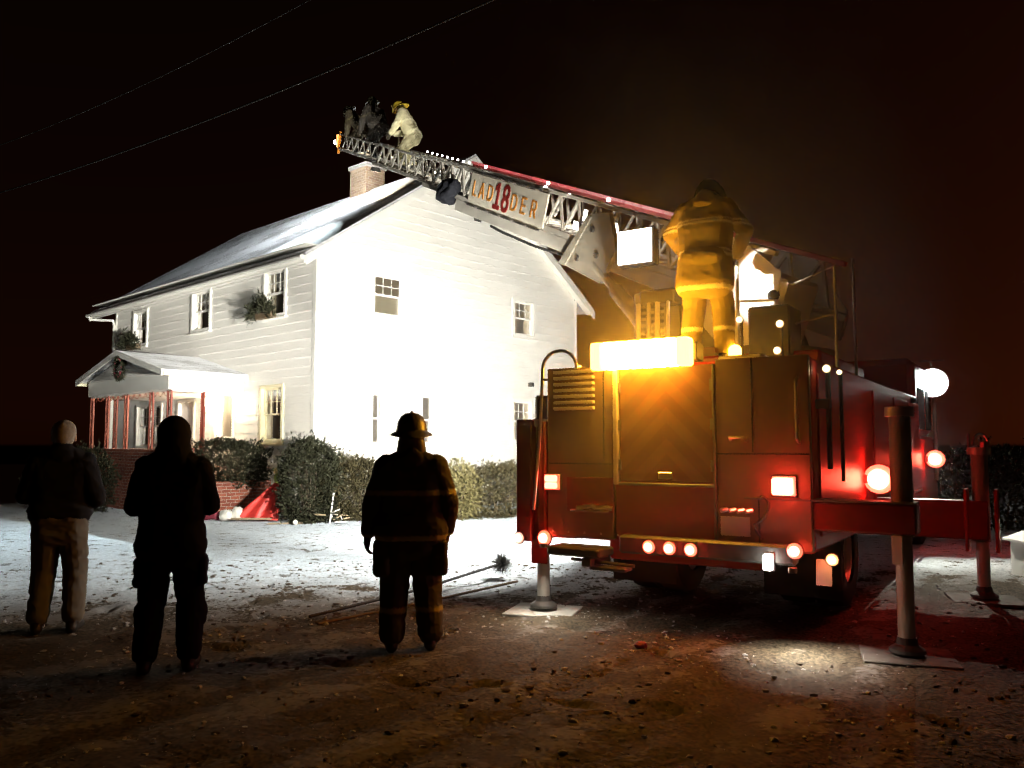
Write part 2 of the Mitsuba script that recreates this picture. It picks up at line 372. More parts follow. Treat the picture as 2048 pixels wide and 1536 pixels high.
def window(F, w, trim='trim_white'):
    kind, x0, x1, z0, z1, cover = w
    c = .085
    k = obj('window', extr(ring(x0 + .001, x1 - .001, z0 + .001, z1 - .001, c), F, -.155, .058), trim, house)
    obj('sill', extr(sbox(x0 - .03, z0 - .035, x1 + .03, z0 - .002), F, .012, .095), trim, k)
    ix0, ix1, iz0, iz1 = x0 + c, x1 - c, z0 + c, z1 - c
    def hung(a, b, grid=True):
        zm = (iz0 + iz1) / 2; s = .042
        for nm, q0, q1, o in (('upper_sash', zm - .02, iz1, -.02), ('lower_sash', iz0, zm + .02, -.062)):
            obj(nm, extr(ring(a + .001, b - .001, q0 + .001, q1 - .001, s), F, o - .035, o), trim, k)
            obj('pane', extr(sbox(a + s, q0 + s, b - s, q1 - s), F, o - .022, o - .018), 'window_glass', k)
            if grid and nm == 'upper_sash':
                for t in (1 / 3, 2 / 3):
                    xm = a + s + t * (b - a - 2 * s)
                    obj('muntin', extr(sbox(xm - .008, q0 + s, xm + .008, q1 - s), F, o - .017, o - .002), trim, k)
                zq = (q0 + q1) / 2
                obj('muntin', extr(sbox(a + s, zq - .010, b - s, zq + .010), F, o - .016, o - .001), trim, k)
    if kind == 'hung': hung(ix0, ix1)
    elif kind == 'single':
        obj('pane', extr(sbox(ix0, iz0, ix1, iz1), F, -.06, -.056), 'window_glass', k)
    elif kind == 'pair':
        xm = (ix0 + ix1) / 2
        obj('mullion', extr(sbox(xm - .05, iz0, xm + .05, iz1), F, -.12, .03), trim, k)
        hung(ix0, xm - .05); hung(xm + .05, ix1)
    elif kind == 'triple':
        d = (ix1 - ix0) * .2
        for xm in (ix0 + d, ix1 - d): obj('mullion', extr(sbox(xm - .05, iz0, xm + .05, iz1), F, -.12, .03), trim, k)
        hung(ix0, ix0 + d - .05, False); hung(ix1 - d + .05, ix1, False)
        obj('pane', extr(sbox(ix0 + d + .05, iz0, ix1 - d - .05, iz1), F, -.06, -.056), 'window_glass', k)
    n = 60
    if cover == 'curtain':
        for s0, s1 in ((ix0 + .01, ix0 + .32 * (ix1 - ix0)), (ix1 - .32 * (ix1 - ix0), ix1 - .01)):
            xs = np.linspace(s0, s1, 24); o = -.113 + .010 * np.sin((xs - s0) * 70)
            V = np.vstack([F(xs, np.full(24, iz0 - .02), o), F(xs, np.full(24, iz1 + .02), o)])
            f = [[i, i + 1, 25 + i] for i in range(23)] + [[i, 25 + i, 24 + i] for i in range(23)]
            obj('curtain', trimesh.Trimesh(V, f, process=False), 'curtain', k, True)
    elif cover in ('blind', 'half'):
        b0, b1 = (ix0, ix1) if kind == 'hung' else (ix0 + .13 * (ix1 - ix0), ix1 - .13 * (ix1 - ix0))
        ms = []; z = iz0 + .02
        while z < (iz1 if kind == 'triple' else iz0 + .52 * (iz1 - iz0)):
            ms.append(extr(sbox(b0, z, b1, z + .034), F, lambda x, zz, z=z: -.118 + .3 * (zz - z), lambda x, zz, z=z: -.114 + .3 * (zz - z))); z += .038
        kk = obj('blind', cat(ms), 'blind_tan' if cover == 'half' else 'blind_white', k); labels[kk] = {'kind': 'stuff'}
        if cover == 'half': obj('shade', extr(sbox(ix0 + .004, z, ix1 - .004, iz1 - .004), F, -.122, -.116), 'shade_tan', k)
    obj('room_shade', extr(sbox(ix0 + .002, iz0 + .002, ix1 - .002, iz1 - .002), F, -.150, -.132), 'dark_room', k)
    return k
for w in front_wins: window(F_front, w, 'trim_cream' if w[1] < 3 and w[3] < 3 else 'trim_white')
for w in gable_wins: window(F_gable, w)
d = door_rect
dk = obj('door', extr(sbox(d[0] + .09, d[2] + .01, d[1] - .09, d[3] - .09), F_front, -.09, -.05), 'white_enamel', house)
obj('frame', extr(sbox(*[d[0] + .001, d[2], d[1] - .001, d[3] - .001]).difference(sbox(d[0] + .09, d[2] - 1, d[1] - .09, d[3] - .09)), F_front, -.15, .055), 'trim_white', dk)
obj('handle', tube([F_front(np.array([d[0] + .16]), np.array([1.62]), o)[0] for o in (-.05, 0.0)], .03, 10), 'chrome', dk, True)

# roof
def slab(b0, z0, b1, z1, a0, a1, t):
    """sloping slab between two horizontal lines, thickness t below"""
    pts = [HP(a, b, z - dz) for a in (a0, a1) for (b, z) in ((b0, z0), (b1, z1)) for dz in (0, t)]
    return trimesh.convex.convex_hull(np.array(pts))
OV, RK0, RK1 = .52, .32, .82
ze = WALL + .10 - OV * SL; zr = RIDGE + .10
roof = obj('roof', slab(-OV, ze, MIDB, zr, -RK0, LEN + RK1, .10), 'snowy_roof', house)
obj('roof', slab(WID + OV, ze, MIDB, zr, -RK0, LEN + RK1, .10), 'snowy_roof', house)
obj('soffit', cat([hbox([-RK0 + .03, -OV + .03, WALL - .05], [LEN + RK1 - .03, -.002, WALL - .02])]), 'trim_white', roof)
obj('fascia', hbox([-RK0 + .0, -OV - .03, ze - .24], [LEN + RK1, -OV + .02, ze - .07]), 'trim_white', roof)
obj('gutter', fix(place(tube([[-RK0, -OV - .08, ze - .12], [LEN + RK1 + .02, -OV - .08, ze - .12]], .06, 8), HA, C0)), 'trim_white', roof, 40)
for sgn, bb in ((1, -OV), (-1, WID + OV)):               # rake boards, near and far gable
    for a in (-RK0, LEN + RK1):
        q = [HP(a + da, b, z - dz) for da in (-.03, .03) for (b, z) in ((bb, ze - .05), (MIDB + sgn * .001, zr - .05)) for dz in (0.02, .24)]
        obj('rake_board', trimesh.convex.convex_hull(np.array(q)), 'trim_white', roof)
    q = [HP(a, b, z - dz) for a in (-RK0 + .03, -.036) for (b, z) in ((bb + sgn * .02, ze - .1), (MIDB, zr - .1)) for dz in (.02, .05)]
    obj('rake_soffit', trimesh.convex.convex_hull(np.array(q)), 'trim_white', roof)
ch = obj('chimney', hbox([3.85 * S, MIDB - .36, RIDGE - .7], [4.62 * S, MIDB + .36, zs(9.66)], .01), 'chimney_brick', roof)
obj('chimney_cap', hbox([3.85 * S - .05, MIDB - .41, zs(9.66) + .001], [4.62 * S + .05, MIDB + .41, zs(9.78)], .015), 'concrete', house)
obj('vent', extr(sbox(4.72 * S, zs(7.42), 4.96 * S, zs(7.62)), F_gable, .03, .06), 'steel_dark', house)
obj('wall_light', extr(sbox(6.83 * S, zs(3.2), 6.94 * S, zs(3.31)), F_gable, .03, .16), 'steel_dark', house)
dsp = [HP(LEN + RK1 - .15, -OV - .08, ze - .14), HP(LEN + RK1 - .15, -OV - .06, ze - .24), HP(LEN + .05, -.10, WALL - .55), HP(LEN + .0, -.08, WALL - .75), HP(LEN + .0, -.08, .15)]
obj('downspout', tube(dsp, .045, 8), 'trim_white', house, 40)

# porch, part of the house: roof, beam, red iron posts, brick base
PB = -2.0; pa0, pa1, pap = 2.86, 8.14, 5.5; pze, pza = 3.34, 3.97
porch = obj('porch', cat([hbox([pa0 + .25, PB + .12, 2.86], [pa1 - .25, -.06, 2.90]), hbox([pa0 + .2, PB + .06, 2.90], [pa1 - .2, PB + .16, 3.28]),
                          hbox([pa0 + .2, PB + .16, 2.90], [pa0 + .3, -.05, 3.28]), hbox([pa1 - .3, PB + .16, 2.90], [pa1 - .2, -.05, 3.28])]), 'trim_white', house)
def F_pg(x, z, o): return F_front(x, z, o - PB - .06)
z = 3.285; gp = Polygon([(pa0 + .24, 3.285), (pa1 - .24, 3.285), (pap, pza - .10)])
while z < pza - .12:
    g = gp.intersection(sbox(0, z, 20, z + .2))
    obj('siding_board', extr(g, F_pg, -.06, lambda x, zz, z=z: .03 - .1 * (zz - z)), 'siding', porch); z += .2
for a0, nm in ((pa0, 'r'), (pa1, 'l')):
    q = [HP(a, b, zz - dz) for b in (PB - .18, -.04) for (a, zz) in ((a0, pze), (pap, pza)) for dz in (0, .06)]
    obj('roof_slope', trimesh.convex.convex_hull(np.array(q)), 'snowy_roof', porch)
    q = [HP(a, b, zz - dz) for b in (PB - .21, PB - .181) for (a, zz) in ((a0, pze + .005), (pap, pza + .005)) for dz in (0, .15)]
    obj('rake_board', trimesh.convex.convex_hull(np.array(q)), 'trim_white', porch)
    obj('gutter', hbox([a0 - .05, PB - .18, pze - .14], [a0 + .03, -.05, pze - .065]), 'trim_cream', porch)
base = [hbox([3.0, PB + .05, -.3], [pa1 - .1, PB + .25, 1.5]), hbox([pa1 - .3, PB + .25, -.3], [pa1 - .1, -.06, 1.5]), hbox([3.0, PB + .25, -.3], [pa1 - .3, -.06, .60])]
obj('brick_base', cat(base), 'brick', porch)
def trellis_post(a, b, w=.17, z0=1.5, ax=0):
    ms = []
    for s in (-.5, .5): ms.append(hbox([a + s * w - .021, b - .021, z0], [a + s * w + .021, b + .021, 2.88], 0))
    z = z0 + .05
    while z < 2.8:
        for s in (-1, 1):
            t = np.linspace(0, math.pi, 9)
            ms.append(place(tube(np.stack([a + s * w * .42 * np.cos(t), b + 0 * t, z + .1 + .10 * np.sin(t) * s], 1), .010, 5), HA, C0))
        z += .23
    obj('iron_post', cat(ms), 'iron_red', porch)
for a in (pa1 - .35, 6.75, 5.55, 4.1, pa0 + .28): trellis_post(a, PB + .13)
trellis_post(pa1 - .22, -1.2); trellis_post(pa0 + .28, -1.05, .12, .6)
sc = []
for a in np.arange(3.3, 7.9, .33):                        # scroll work under the beam
    t = np.linspace(0, math.pi, 9); sc.append(place(tube(np.stack([a + .15 * np.cos(t), PB + .13 + 0 * t, 2.89 - .14 * np.sin(t)], 1), .010, 5), HA, C0))
obj('iron_scrollwork', cat(sc), 'iron_red', porch)
obj('handrail', cat([tube([HP(2.9, -2.0, 1.52), HP(1.6, -2.0, 1.52)], .016, 6)] + [tube([HP(a, -2.0, .0), HP(a, -2.0, 1.52)], .013, 6) for a in (2.88, 2.2, 1.62)]), 'iron_red', porch)
pl = obj('lamp', place(lathe([(.0, .16), (.06, .16), (.07, .13), (.07, .12)], 12), HA, HP(4.1, -.45, 2.70)), 'steel_dark', porch)
s_ = trimesh.creation.icosphere(2, .12); lamp('lamp_globe', trimesh.Trimesh(s_.vertices + HP(4.1, -.45, 2.68), s_.faces), np.array([1, .80, .52]) * 300, porch, 3, True)

# brick planter and steps before the porch
tagged('brick_planter', cat([hbox([1.55, -1.5, -.2], [4.6, -1.34, .78]), hbox([1.55, -1.34, -.2], [1.7, -.12, .78]), hbox([1.70, -1.34, -.2], [4.6, -.12, .66])]), 'brick', 'low red brick planter wall under the hedge in front of the house', 'planter')
labels['brick_planter']['label'] = 'low red brick planter wall in front of the house, under the porch railing'
# ------------------------------------------------------------------ plants
def leaves(centres, normals, size, n, aspect=.45, seed=0):
    r = np.random.default_rng(seed); i = r.integers(0, len(centres), n)
    c = centres[i]; d = normals[i] * .6 + r.normal(0, .55, (n, 3)); d /= np.linalg.norm(d, axis=1, keepdims=True)
    s = np.cross(d, r.normal(0, 1, (n, 3))); s /= np.linalg.norm(s, axis=1, keepdims=True)
    L = size * r.uniform(.6, 1.5, (n, 1)); w = L * aspect
    V = np.stack([c - s * w * .1, c + d * L * .5 + s * w * .5, c + d * L, c + d * L * .5 - s * w * .5], 1).reshape(-1, 3)
    b = np.arange(n) * 4
    return V, np.concatenate([np.stack([b, b + 1, b + 2], 1), np.stack([b, b + 2, b + 3], 1)])

def shrub(name, label, centre, rad, n, m='yew', size=.075, seed=0, power=2.4, rot=0.0, cat_='shrub', group=None, depth=.30):
    r = np.random.default_rng(seed); c = np.asarray(centre, float); rad = np.asarray(rad, float)
    d = r.normal(0, 1, (n, 3)); d /= np.linalg.norm(d, axis=1, keepdims=True)
    k = (np.abs(d) ** power).sum(1) ** (-1 / power)         # superellipsoid
    bump = .70 + .62 * meshkit.fbm(d * 3.2 + seed * 3.7, 3, seed)
    rr = (k * bump * (1 - depth * r.random(n) ** 1.6) * np.where(r.random(n) < .16, 1 + .34 * r.random(n) * meshkit.noise(d * 7 + seed, seed), 1))[:, None]
    p = d * rr * rad; nn = d / rad; nn /= np.linalg.norm(nn, axis=1, keepdims=True); nn = nn + [0, 0, .45]
    ca, sa = math.cos(rot), math.sin(rot); A = np.array([[ca, -sa, 0], [sa, ca, 0], [0, 0, 1]])
    p = p @ A.T; nn = nn @ A.T; p[:, 2] = np.maximum(p[:, 2], -rad[2] + .02)
    V, f = leaves(p + c, nn, size, n, .4, seed)
    t = thing(name, label, cat_, group)
    obj('foliage', (V, f), m, t)
    st = []
    for i in range(7):
        a = r.uniform(0, 6.28); q = r.uniform(.25, .7)
        e = c + A @ (np.array([math.cos(a) * q, math.sin(a) * q, r.uniform(0, .6)]) * rad)
        b0 = c + A @ (np.array([math.cos(a) * q * .25, math.sin(a) * q * .25, -1.0]) * rad)
        st.append(tube([b0 - [0, 0, .08], (b0 + e) / 2 + r.normal(0, .03, 3), e], [.022, .016, .007], 5))
    obj('stem', cat(st), 'bark', t)
    return t
RL = math.atan2(uL[1], uL[0])
shrub('shrub', 'dark flat-topped hedge growing above the brick planter', HP(2.4, -.75, 1.12), [1.25, .55, .56], 9000, seed=1, power=3.2, rot=RL)
shrub('shrub', 'tall dark rounded evergreen at the house corner, right of the red tarp', [-4.22, 17.25, .80], [.60, .6, .86], 10000, seed=2, power=2.8)
shrub('shrub', 'rounded bush between the corner evergreen and the helmeted onlooker', [-3.35, 17.7, .66], [.66, .6, .66], 8000, seed=3, m='boxwood')
shrub('shrub', 'bush half hidden behind the helmeted onlooker', [-2.25, 18.0, .62], [.62, .6, .66], 7000, seed=5, m='boxwood')
shrub('shrub', 'sparse yellowish bush right of the helmeted onlooker', [-1.2, 17.9, .56], [.48, .55, .62], 5000, seed=4, m='dry_brush', depth=.5)
shrub('shrub', 'clipped straight-sided hedge under the gable wall, beside the truck', [-.15, 18.75, .54], [1.15, .5, .60], 9000, seed=6, m='boxwood', power=4, rot=.82)
shrub('shrub', 'loose shrub under the porch between the two dark onlookers', HP(5.15, -2.9, .72), [.62, .55, .80], 6500, seed=8, depth=.55)
shrub('shrub', 'low shrub under the porch beside the bare-headed onlooker', HP(6.6, -2.95, .55), [.8, .5, .62], 6000, seed=9, depth=.5)
shrub('shrub', 'dim brushy shrub behind the outriggers at the far right', [9.3, 15.8, .70], [1.5, .9, .85], 6000, seed=10, m='yew', size=.08, depth=.5)

def sprig(name, label, a, b0, z, n, seed, L=.9):
    r = np.random.default_rng(seed); c = []; d = []
    for i in range(n):
        t = r.random(); w = r.normal(0, .09)
        x = a + (t - .45) * L + .25 * max(0, t - .6); zz = z + .22 * math.sin(t * 2.6) + w - .25 * max(0, t - .55); o = b0 - abs(r.normal(0, .10))
        c.append(HP(x, o, zz)); d.append(uL * (t - .4) * 2.2 + np.array([0, 0, .7 - 1.0 * t]) - uR * .5)
    d = np.array(d); d /= np.linalg.norm(d, axis=1, keepdims=True)
    V, f = leaves(np.array(c), d, .15, n, .18, seed)
    t = thing(name, label, 'window box'); obj('evergreen_sprigs', (V, f), 'yew', t)
    obj('planter_box', hbox([a - .38, b0 - .09, z - .12], [a + .34, b0 + .06, z + .02]), 'pole_wood', t)
sprig('window_box', 'window box of drooping evergreen sprigs under the upstairs window nearest the house corner', 1.72 * S + .08, -.17, zs(4.60), 700, 11)
sprig('window_box', 'window box of evergreen sprigs under the upstairs window above the porch gable', 8.85 * S + .1, -.17, zs(4.46), 600, 12)

th = rng.uniform(0, 2 * math.pi, 900); wc = HP(5.38, PB - .13, 3.52)
cc = wc + np.outer(.20 * np.cos(th), uL) + np.outer(.235 * np.sin(th), [0, 0, 1.0]) + rng.normal(0, .022, (900, 3))
nn_ = np.outer(np.cos(th), uL) + np.outer(np.sin(th), [0, 0, 1.0]) - uR * .7
V, f = leaves(cc, nn_ / np.linalg.norm(nn_, axis=1, keepdims=True), .085, 900, .3, 3)
wr = thing('wreath', 'round evergreen wreath with dark red trim hanging in the porch gable', 'wreath')
obj('evergreen_ring', (V, f), 'yew', wr)
bl = []
for i in range(26):
    a = rng.uniform(0, 6.28); s2 = trimesh.creation.icosphere(1, rng.uniform(.016, .028)); bl.append(trimesh.Trimesh(s2.vertices + wc + uL * .2 * math.cos(a) + np.array([0, 0, .235 * math.sin(a)]) - uR * .06, s2.faces))
kb = obj('red_berries', cat(bl), 'wreath_red', wr, True); labels[kb] = {'kind': 'stuff'}

# ------------------------------------------------------------------ fire truck
O = np.array([.342, 7.94, 0.0]); TA = np.stack([R_, H_, [0, 0, 1.0]], 1)
def TP(u, v, w): return O + R_ * u + H_ * v + np.array([0, 0, w])
def tb(lo, hi, c=.012): return place(cbox(lo, hi, c), TA, O)
def tt(pts, r, n=8): return place(tube(pts, r, n), TA, O)
truck = thing('fire_truck', 'red ladder truck seen from behind, its aerial ladder raised over the house', 'fire truck')
W = 2.45
body = obj('body', cat([tb([.0, .06, .72], [W, 6.9, 2.33], .03), tb([.5, .3, .52], [W - .5, 9.0, .72], .02), tb([.15, 1.15, 2.33], [W - .15, 3.4, 2.50], .03)]), 'red_paint', truck)
objs('rear_panel', [tb([.0, .0, .74], [.70, .058, 2.335], .008), tb([1.672, .0, .74], [W, .058, 2.335], .008)], 'tread_plate', body)
obj('chevron_panel', tb([.76, .012, 1.27], [1.64, .058, 2.30], .006), 'chevron_panel', body)
obj('lower_panel', tb([.715, .012, .74], [1.645, .056, 1.25], .006), 'dark_red_paint', body)
obj('corner_trim', tb([.705, -.02, 1.24], [.752, .056, 2.335], .008), 'aluminium', body)
obj('corner_trim', tb([1.645, -.015, .76], [1.668, .056, 2.3], .006), 'steel_dark', body)
obj('shelf_trim', tb([.755, -.015, 1.235], [1.64, .05, 1.262], .006), 'steel_dark', body)
for i in range(7):
    z = 1.93 + i * .058
    obj('step_tread', tb([.09, -.045, z], [.52, -.001, z + .030], .006), 'aluminium', body)
objs('tailboard', [tb([.16, -.30, .60], [.70, -.001, .68], .015), tb([.80, -.12, .64], [2.34, -.001, .80], .02)], 'steel_dark', truck)
obj('hitch', cat([tb([.52, -.30, .52], [.62, .1, .598], .01), tt([[.38, -.22, .57], [1.0, -.22, .55]], .016, 6), tb([.60, -.3, .5], [.95, -.15, .53], .006)]), 'steel_dark', truck)
obj('compartment', tb([.22, -.012, .98], [.70, -.002, 1.30], .004), 'dark_red_paint', body)
for z in (1.42, 1.78, 2.12):
    for u in (.752, 1.633): obj('hinge', tb([u - .012, -.006, z - .05], [u + .026, .011, z + .05], .003), 'steel_dark', body)
obj('latch', tb([1.14, -.012, 1.30], [1.27, .011, 1.36], .006), 'chrome', body)
for lo, hi in (([.02, -.004, 1.42], [.70, -.001, 1.432]), ([.60, -.004, 1.44], [.612, -.001, 2.33]), ([1.68, -.004, 1.52], [2.44, -.001, 1.532]), ([1.98, -.004, 1.54], [1.992, -.001, 2.33]), ([2.02, -.004, .76], [2.032, -.001, 1.16])):
    obj('seam', tb(lo, hi, 0), 'rubber', body)
obj('grab_handle', tt([[2.36, -.002, 1.62], [2.36, -.06, 1.65], [2.36, -.06, 2.12], [2.36, -.002, 2.15]], .014, 8), 'chrome', body)
obj('grab_handle', tt([[1.80, -.002, 1.64], [1.80, -.05, 1.66], [1.93, -.05, 1.66], [1.93, -.002, 1.64]], .011, 8), 'chrome', body)
obj('cable', tt([[2.05 + .06 * math.sin(t * 2), -.03 - .012 * math.sin(t * 5), 1.18 - .11 * t + .03 * math.sin(t * 3)] for t in np.linspace(0, 3.2, 16)], .010, 6), 'hose_black', body)
for i, u in enumerate(np.arange(.06, 2.44, .17)): obj('bolt', tb([u - .009, -.005, .775], [u + .009, -.0005, .793], .002), 'aluminium', body)
# bright metal bits on the rear
objs('hose_coupling', [tt([[.34 + .075 * i, -.055, 1.02 + .012 * (i % 3)], [.40 + .075 * i, -.03, 1.02 + .012 * (i % 2)]], .022, 8) for i in range(5)], 'chrome', body)
obj('shelf', tb([.28, -.07, .985], [.66, -.013, 1.0], .003), 'chrome', body)
objs('hose_coupling', [tt([[1.72 + .07 * i, -.055, 1.05], [1.76 + .07 * i, -.01, 1.06]], .02, 8) for i in range(4)], 'chrome', body)
obj('notice_plate', tb([1.70, -.008, .84], [1.95, -.001, 1.0], .002), 'aluminium', body)

def taillight(name, lo, hi, rad, parent=truck, w=1.5, bez=.02):
    """housing against the body and a lens that stands proud of it"""
    k = obj(name, tb([lo[0] - bez, hi[1] - .002, lo[2] - bez], [hi[0] + bez, hi[1] + .022, hi[2] + bez], .006), 'steel_dark', parent)
    lamp('lens', tb(lo, [hi[0], hi[1] - .004, hi[2]], .012), rad, k, w)
    if bez >= .02: lamp('lens_bloom', tb([lo[0] - bez * .85, hi[1] - .034, lo[2] - bez * .5], [hi[0] + bez * .85, hi[1] - .006, hi[2] + bez * .5], .006), np.asarray(rad) * .09, k, .1)  # dim glowing rim added as bloom round the lens
    return k
taillight('tail_light', [.01, -.085, 1.255], [.14, -.025, 1.312], RED * 26, w=.4)
taillight('tail_light', [.01, -.085, 1.188], [.14, -.025, 1.243], RED * 26, w=.4)
taillight('tail_light', [2.17, -.15, 1.20], [2.32, -.025, 1.335], RED * 45, w=.9)
def round_light(name, u, v, z, r_, rad, w=.5):
    q = obj(name, tt([[u, v - .012, z], [u, v + .0, z]], r_ * 1.75, 18), 'steel_dark', truck)
    s3 = trimesh.creation.icosphere(2, r_ * 1.55); lamp('lens_bloom', place(trimesh.Trimesh(s3.vertices * [1, .35, 1], s3.faces), TA, TP(u, v - .016, z)), np.asarray(rad) * .07, q, .1, True)  # flattened glow behind the lens, added as its bloom
    s2 = trimesh.creation.icosphere(2, r_); lamp('lens', place(trimesh.Trimesh(s2.vertices * [1, 1.1, 1], s2.faces), TA, TP(u, v - .03, z)), rad, q, w, True)
for u in (1.10, 1.29, 1.48): round_light('marker_light', u, -.125, .715, .036, RED * 95)
round_light('marker_light', 2.34, -.125, .765, .04, RED * 75)
round_light('marker_light', .0, -.05, .72, .045, RED * 75)
round_light('marker_light', -.30, -.03, .70, .035, np.array([1, .5, .35]) * 20, .2)
round_light('marker_light', 2.60, -.03, .705, .03, np.array([1, .35, .12]) * 40, .2)
taillight('reversing_light', [2.10, -.20, .60], [2.17, -.135, .73], WHITE * 22, w=.4, bez=.01)
# amber light bar and domes on the roof edge
lb = obj('light_bar', tb([.54, -.02, 2.338], [1.52, .16, 2.50], .01), 'steel_dark', truck)
for i in range(8):
    u = .55 + i * .1185
    lamp('amber_lens', tb([u, -.17, 2.285], [u + .117, -.022, 2.535], .018), AMBER * (78 if 0 < i < 7 else 24), lb, .7)
bd = obj('beacon', place(lathe([(.0, 0), (.11, 0), (.11, .05), (.0, .05)], 16), TA, TP(.50, .32, 2.35)), 'steel_dark', truck)
lamp('amber_dome', place(lathe([(.09, .052), (.095, .12), (.08, .2), (.05, .24), (.0, .25)], 16), TA, TP(.50, .32, 2.35)), AMBER * 70, bd, .8, True)
bd = obj('beacon', tb([1.62, .25, 2.338], [2.0, .55, 2.39], .01), 'aluminium', truck)
lamp('amber_dome', place(lathe([(.06, .0), (.06, .07), (.035, .1), (.0, .11)], 12), TA, TP(1.73, .38, 2.392)), AMBER * 30, bd, .3, True)
# small bright work lights round the turntable and the right rear corner
WL = .7
for (u, v, w_, r_, s) in ((1.62, .9, 2.80, .045, 1), (2.0, .9, 2.73, .05, 1), (1.97, .9, 2.48, .05, 1), (2.36, .25, 2.31, .05, 1), (2.54, .25, 2.23, .045, 1), (2.63, .3, 2.20, .03, 1)):
    r_ *= WL
    q = obj('work_light', place(lathe([(0, -.05), (r_ * .7, -.045), (r_ * 1.1, 0), (r_ * 1.1, .012)], 12) , TA @ np.array([[1, 0, 0], [0, 0, -1], [0, 1, 0]]), TP(u, v, w_)), 'steel_dark', truck)
    lamp('lens', place(trimesh.creation.icosphere(2, r_ * .72), TA, TP(u, v - .03, w_)), np.array([1, .80, .45]) * 14, q, .2, True)
    s3 = trimesh.creation.icosphere(2, r_ * 1.12); lamp('work_light_bloom', place(trimesh.Trimesh(s3.vertices * [1, .25, 1], s3.faces), TA, TP(u, v - .012, w_)), np.array([1, .62, .20]) * .9, q, .1, True)  # glowing disc added as bloom behind the small lens
objs('work_light_stalk', [tt([[2.0, .95, 2.3], [2.0, .95, 2.7]], .014, 6), tt([[1.62, .95, 2.3], [1.62, .95, 2.78]], .014, 6), tt([[2.54, .28, 1.4], [2.54, .28, 2.22]], .022, 6), tt([[2.63, .33, 1.3], [2.63, .33, 2.2]], .016, 6), tb([2.45, .2, 1.9], [2.56, .3, 1.98], .004)], 'steel_dark', truck)
# right flank: roll-up compartment doors, rail, wheel arches, cab
for i, (v0, v1) in enumerate(((.25, 1.25), (2.9, 4.3), (4.4, 5.6), (5.7, 6.8))):
    k = obj('locker', tb([W + .001, v0, .85], [W + .02, v1, 2.2], .004), 'red_paint', truck)
    obj('handle', tt([[W + .05, v0 + .2, .95], [W + .05, v1 - .2, .95]], .015, 6), 'chrome', k)
cab = obj('cab', cat([tb([.02, 7.05, .6], [W - .02, 9.5, 1.75], .06), tb([.06, 7.1, 1.75], [W - .06, 9.35, 2.95], .1)]), 'red_paint', truck)
obj('side_window', tb([W - .061, 7.4, 1.85], [W - .05, 8.2, 2.5], .004), 'rubber', cab)
obj('side_window', tb([W - .061, 8.4, 1.85], [W - .05, 9.1, 2.5], .004), 'rubber', cab)
def wheel(name, u0, u1, v, r=.50):
    k = thing_part(name)
    c = (u0 + u1) / 2; hw = (u1 - u0) / 2
    B = TA @ np.array([[0, 0, 1.0], [1, 0, 0], [0, 1, 0]])
    return k, c, hw, B
tyre_prof = lambda hw, r: [(r * .55, -hw), (r * .9, -hw), (r * .98, -hw * .85), (r, -hw * .5), (r, hw * .5), (r * .98, hw * .85), (r * .9, hw), (r * .55, hw)]
Bw = TA @ np.array([[0, 0, 1.0], [1, 0, 0], [0, 1, 0]])
for (u0, u1, v) in ((.10, .40, 1.95), (.43, .74, 1.95), (1.72, 2.02, 1.95), (2.05, 2.35, 1.95), (.10, .42, 8.0), (2.03, 2.35, 8.0)):
    c, hw = (u0 + u1) / 2, (u1 - u0) / 2
    k = obj('wheel', place(lathe(tyre_prof(hw, .52), 36), Bw, TP(c, v, .515)), 'rubber', truck, 35)
    obj('rim', place(lathe([(.29, -hw * .8), (.27, -hw * .5), (.1, -hw * .3), (0, -hw * .3)], 24), Bw, TP(c, v, .515)), 'aluminium', k, 35)
    obj('rim', place(lathe([(0, hw * .3), (.1, hw * .3), (.27, hw * .5), (.29, hw * .8)], 24), Bw, TP(c, v, .515)), 'aluminium', k, 35)
obj('axle', tt([[.2, 1.95, .515], [2.25, 1.95, .515]], .09, 10), 'steel_dark', truck)
obj('mudflap', place(cbox([.06, 1.30, .16], [.78, 1.315, .7], .003), TA, O), 'rubber', truck)
obj('mudflap', place(cbox([1.68, 1.30, .16], [2.40, 1.315, .7], .003), TA, O), 'rubber', truck)
fl = tb([2.475, -.03, .50], [2.595, -.02, .70], .002); v_ = np.asarray(fl.vertices).copy(); v_ += np.outer((.70 - v_[:, 2]) * .12, H_ * -1) ; obj('reflective_flap', trimesh.Trimesh(v_, fl.faces), 'mudflap_white', truck)
fl = tb([-.52, 1.2, .30], [-.34, 1.21, .56], .002)
# grab rail that arches over the left corner
t = np.linspace(math.pi, 0, 14)
gr = [[-.125, -.05, .98], [-.06, -.05, 1.6], [-.02, -.05, 2.30]] + [[.165 + .185 * math.cos(a), -.05 + .04 * (1 - math.cos(a)) * 0, 2.33 + .17 * math.sin(a)] for a in t] + [[.35, .02, 2.34]]
obj('grab_rail', tt(gr, .017, 8), 'chrome', truck, 40)
obj('grab_rail_bracket', tb([-.035, -.06, 2.22], [.02, .0, 2.24], .003), 'steel_dark', truck)
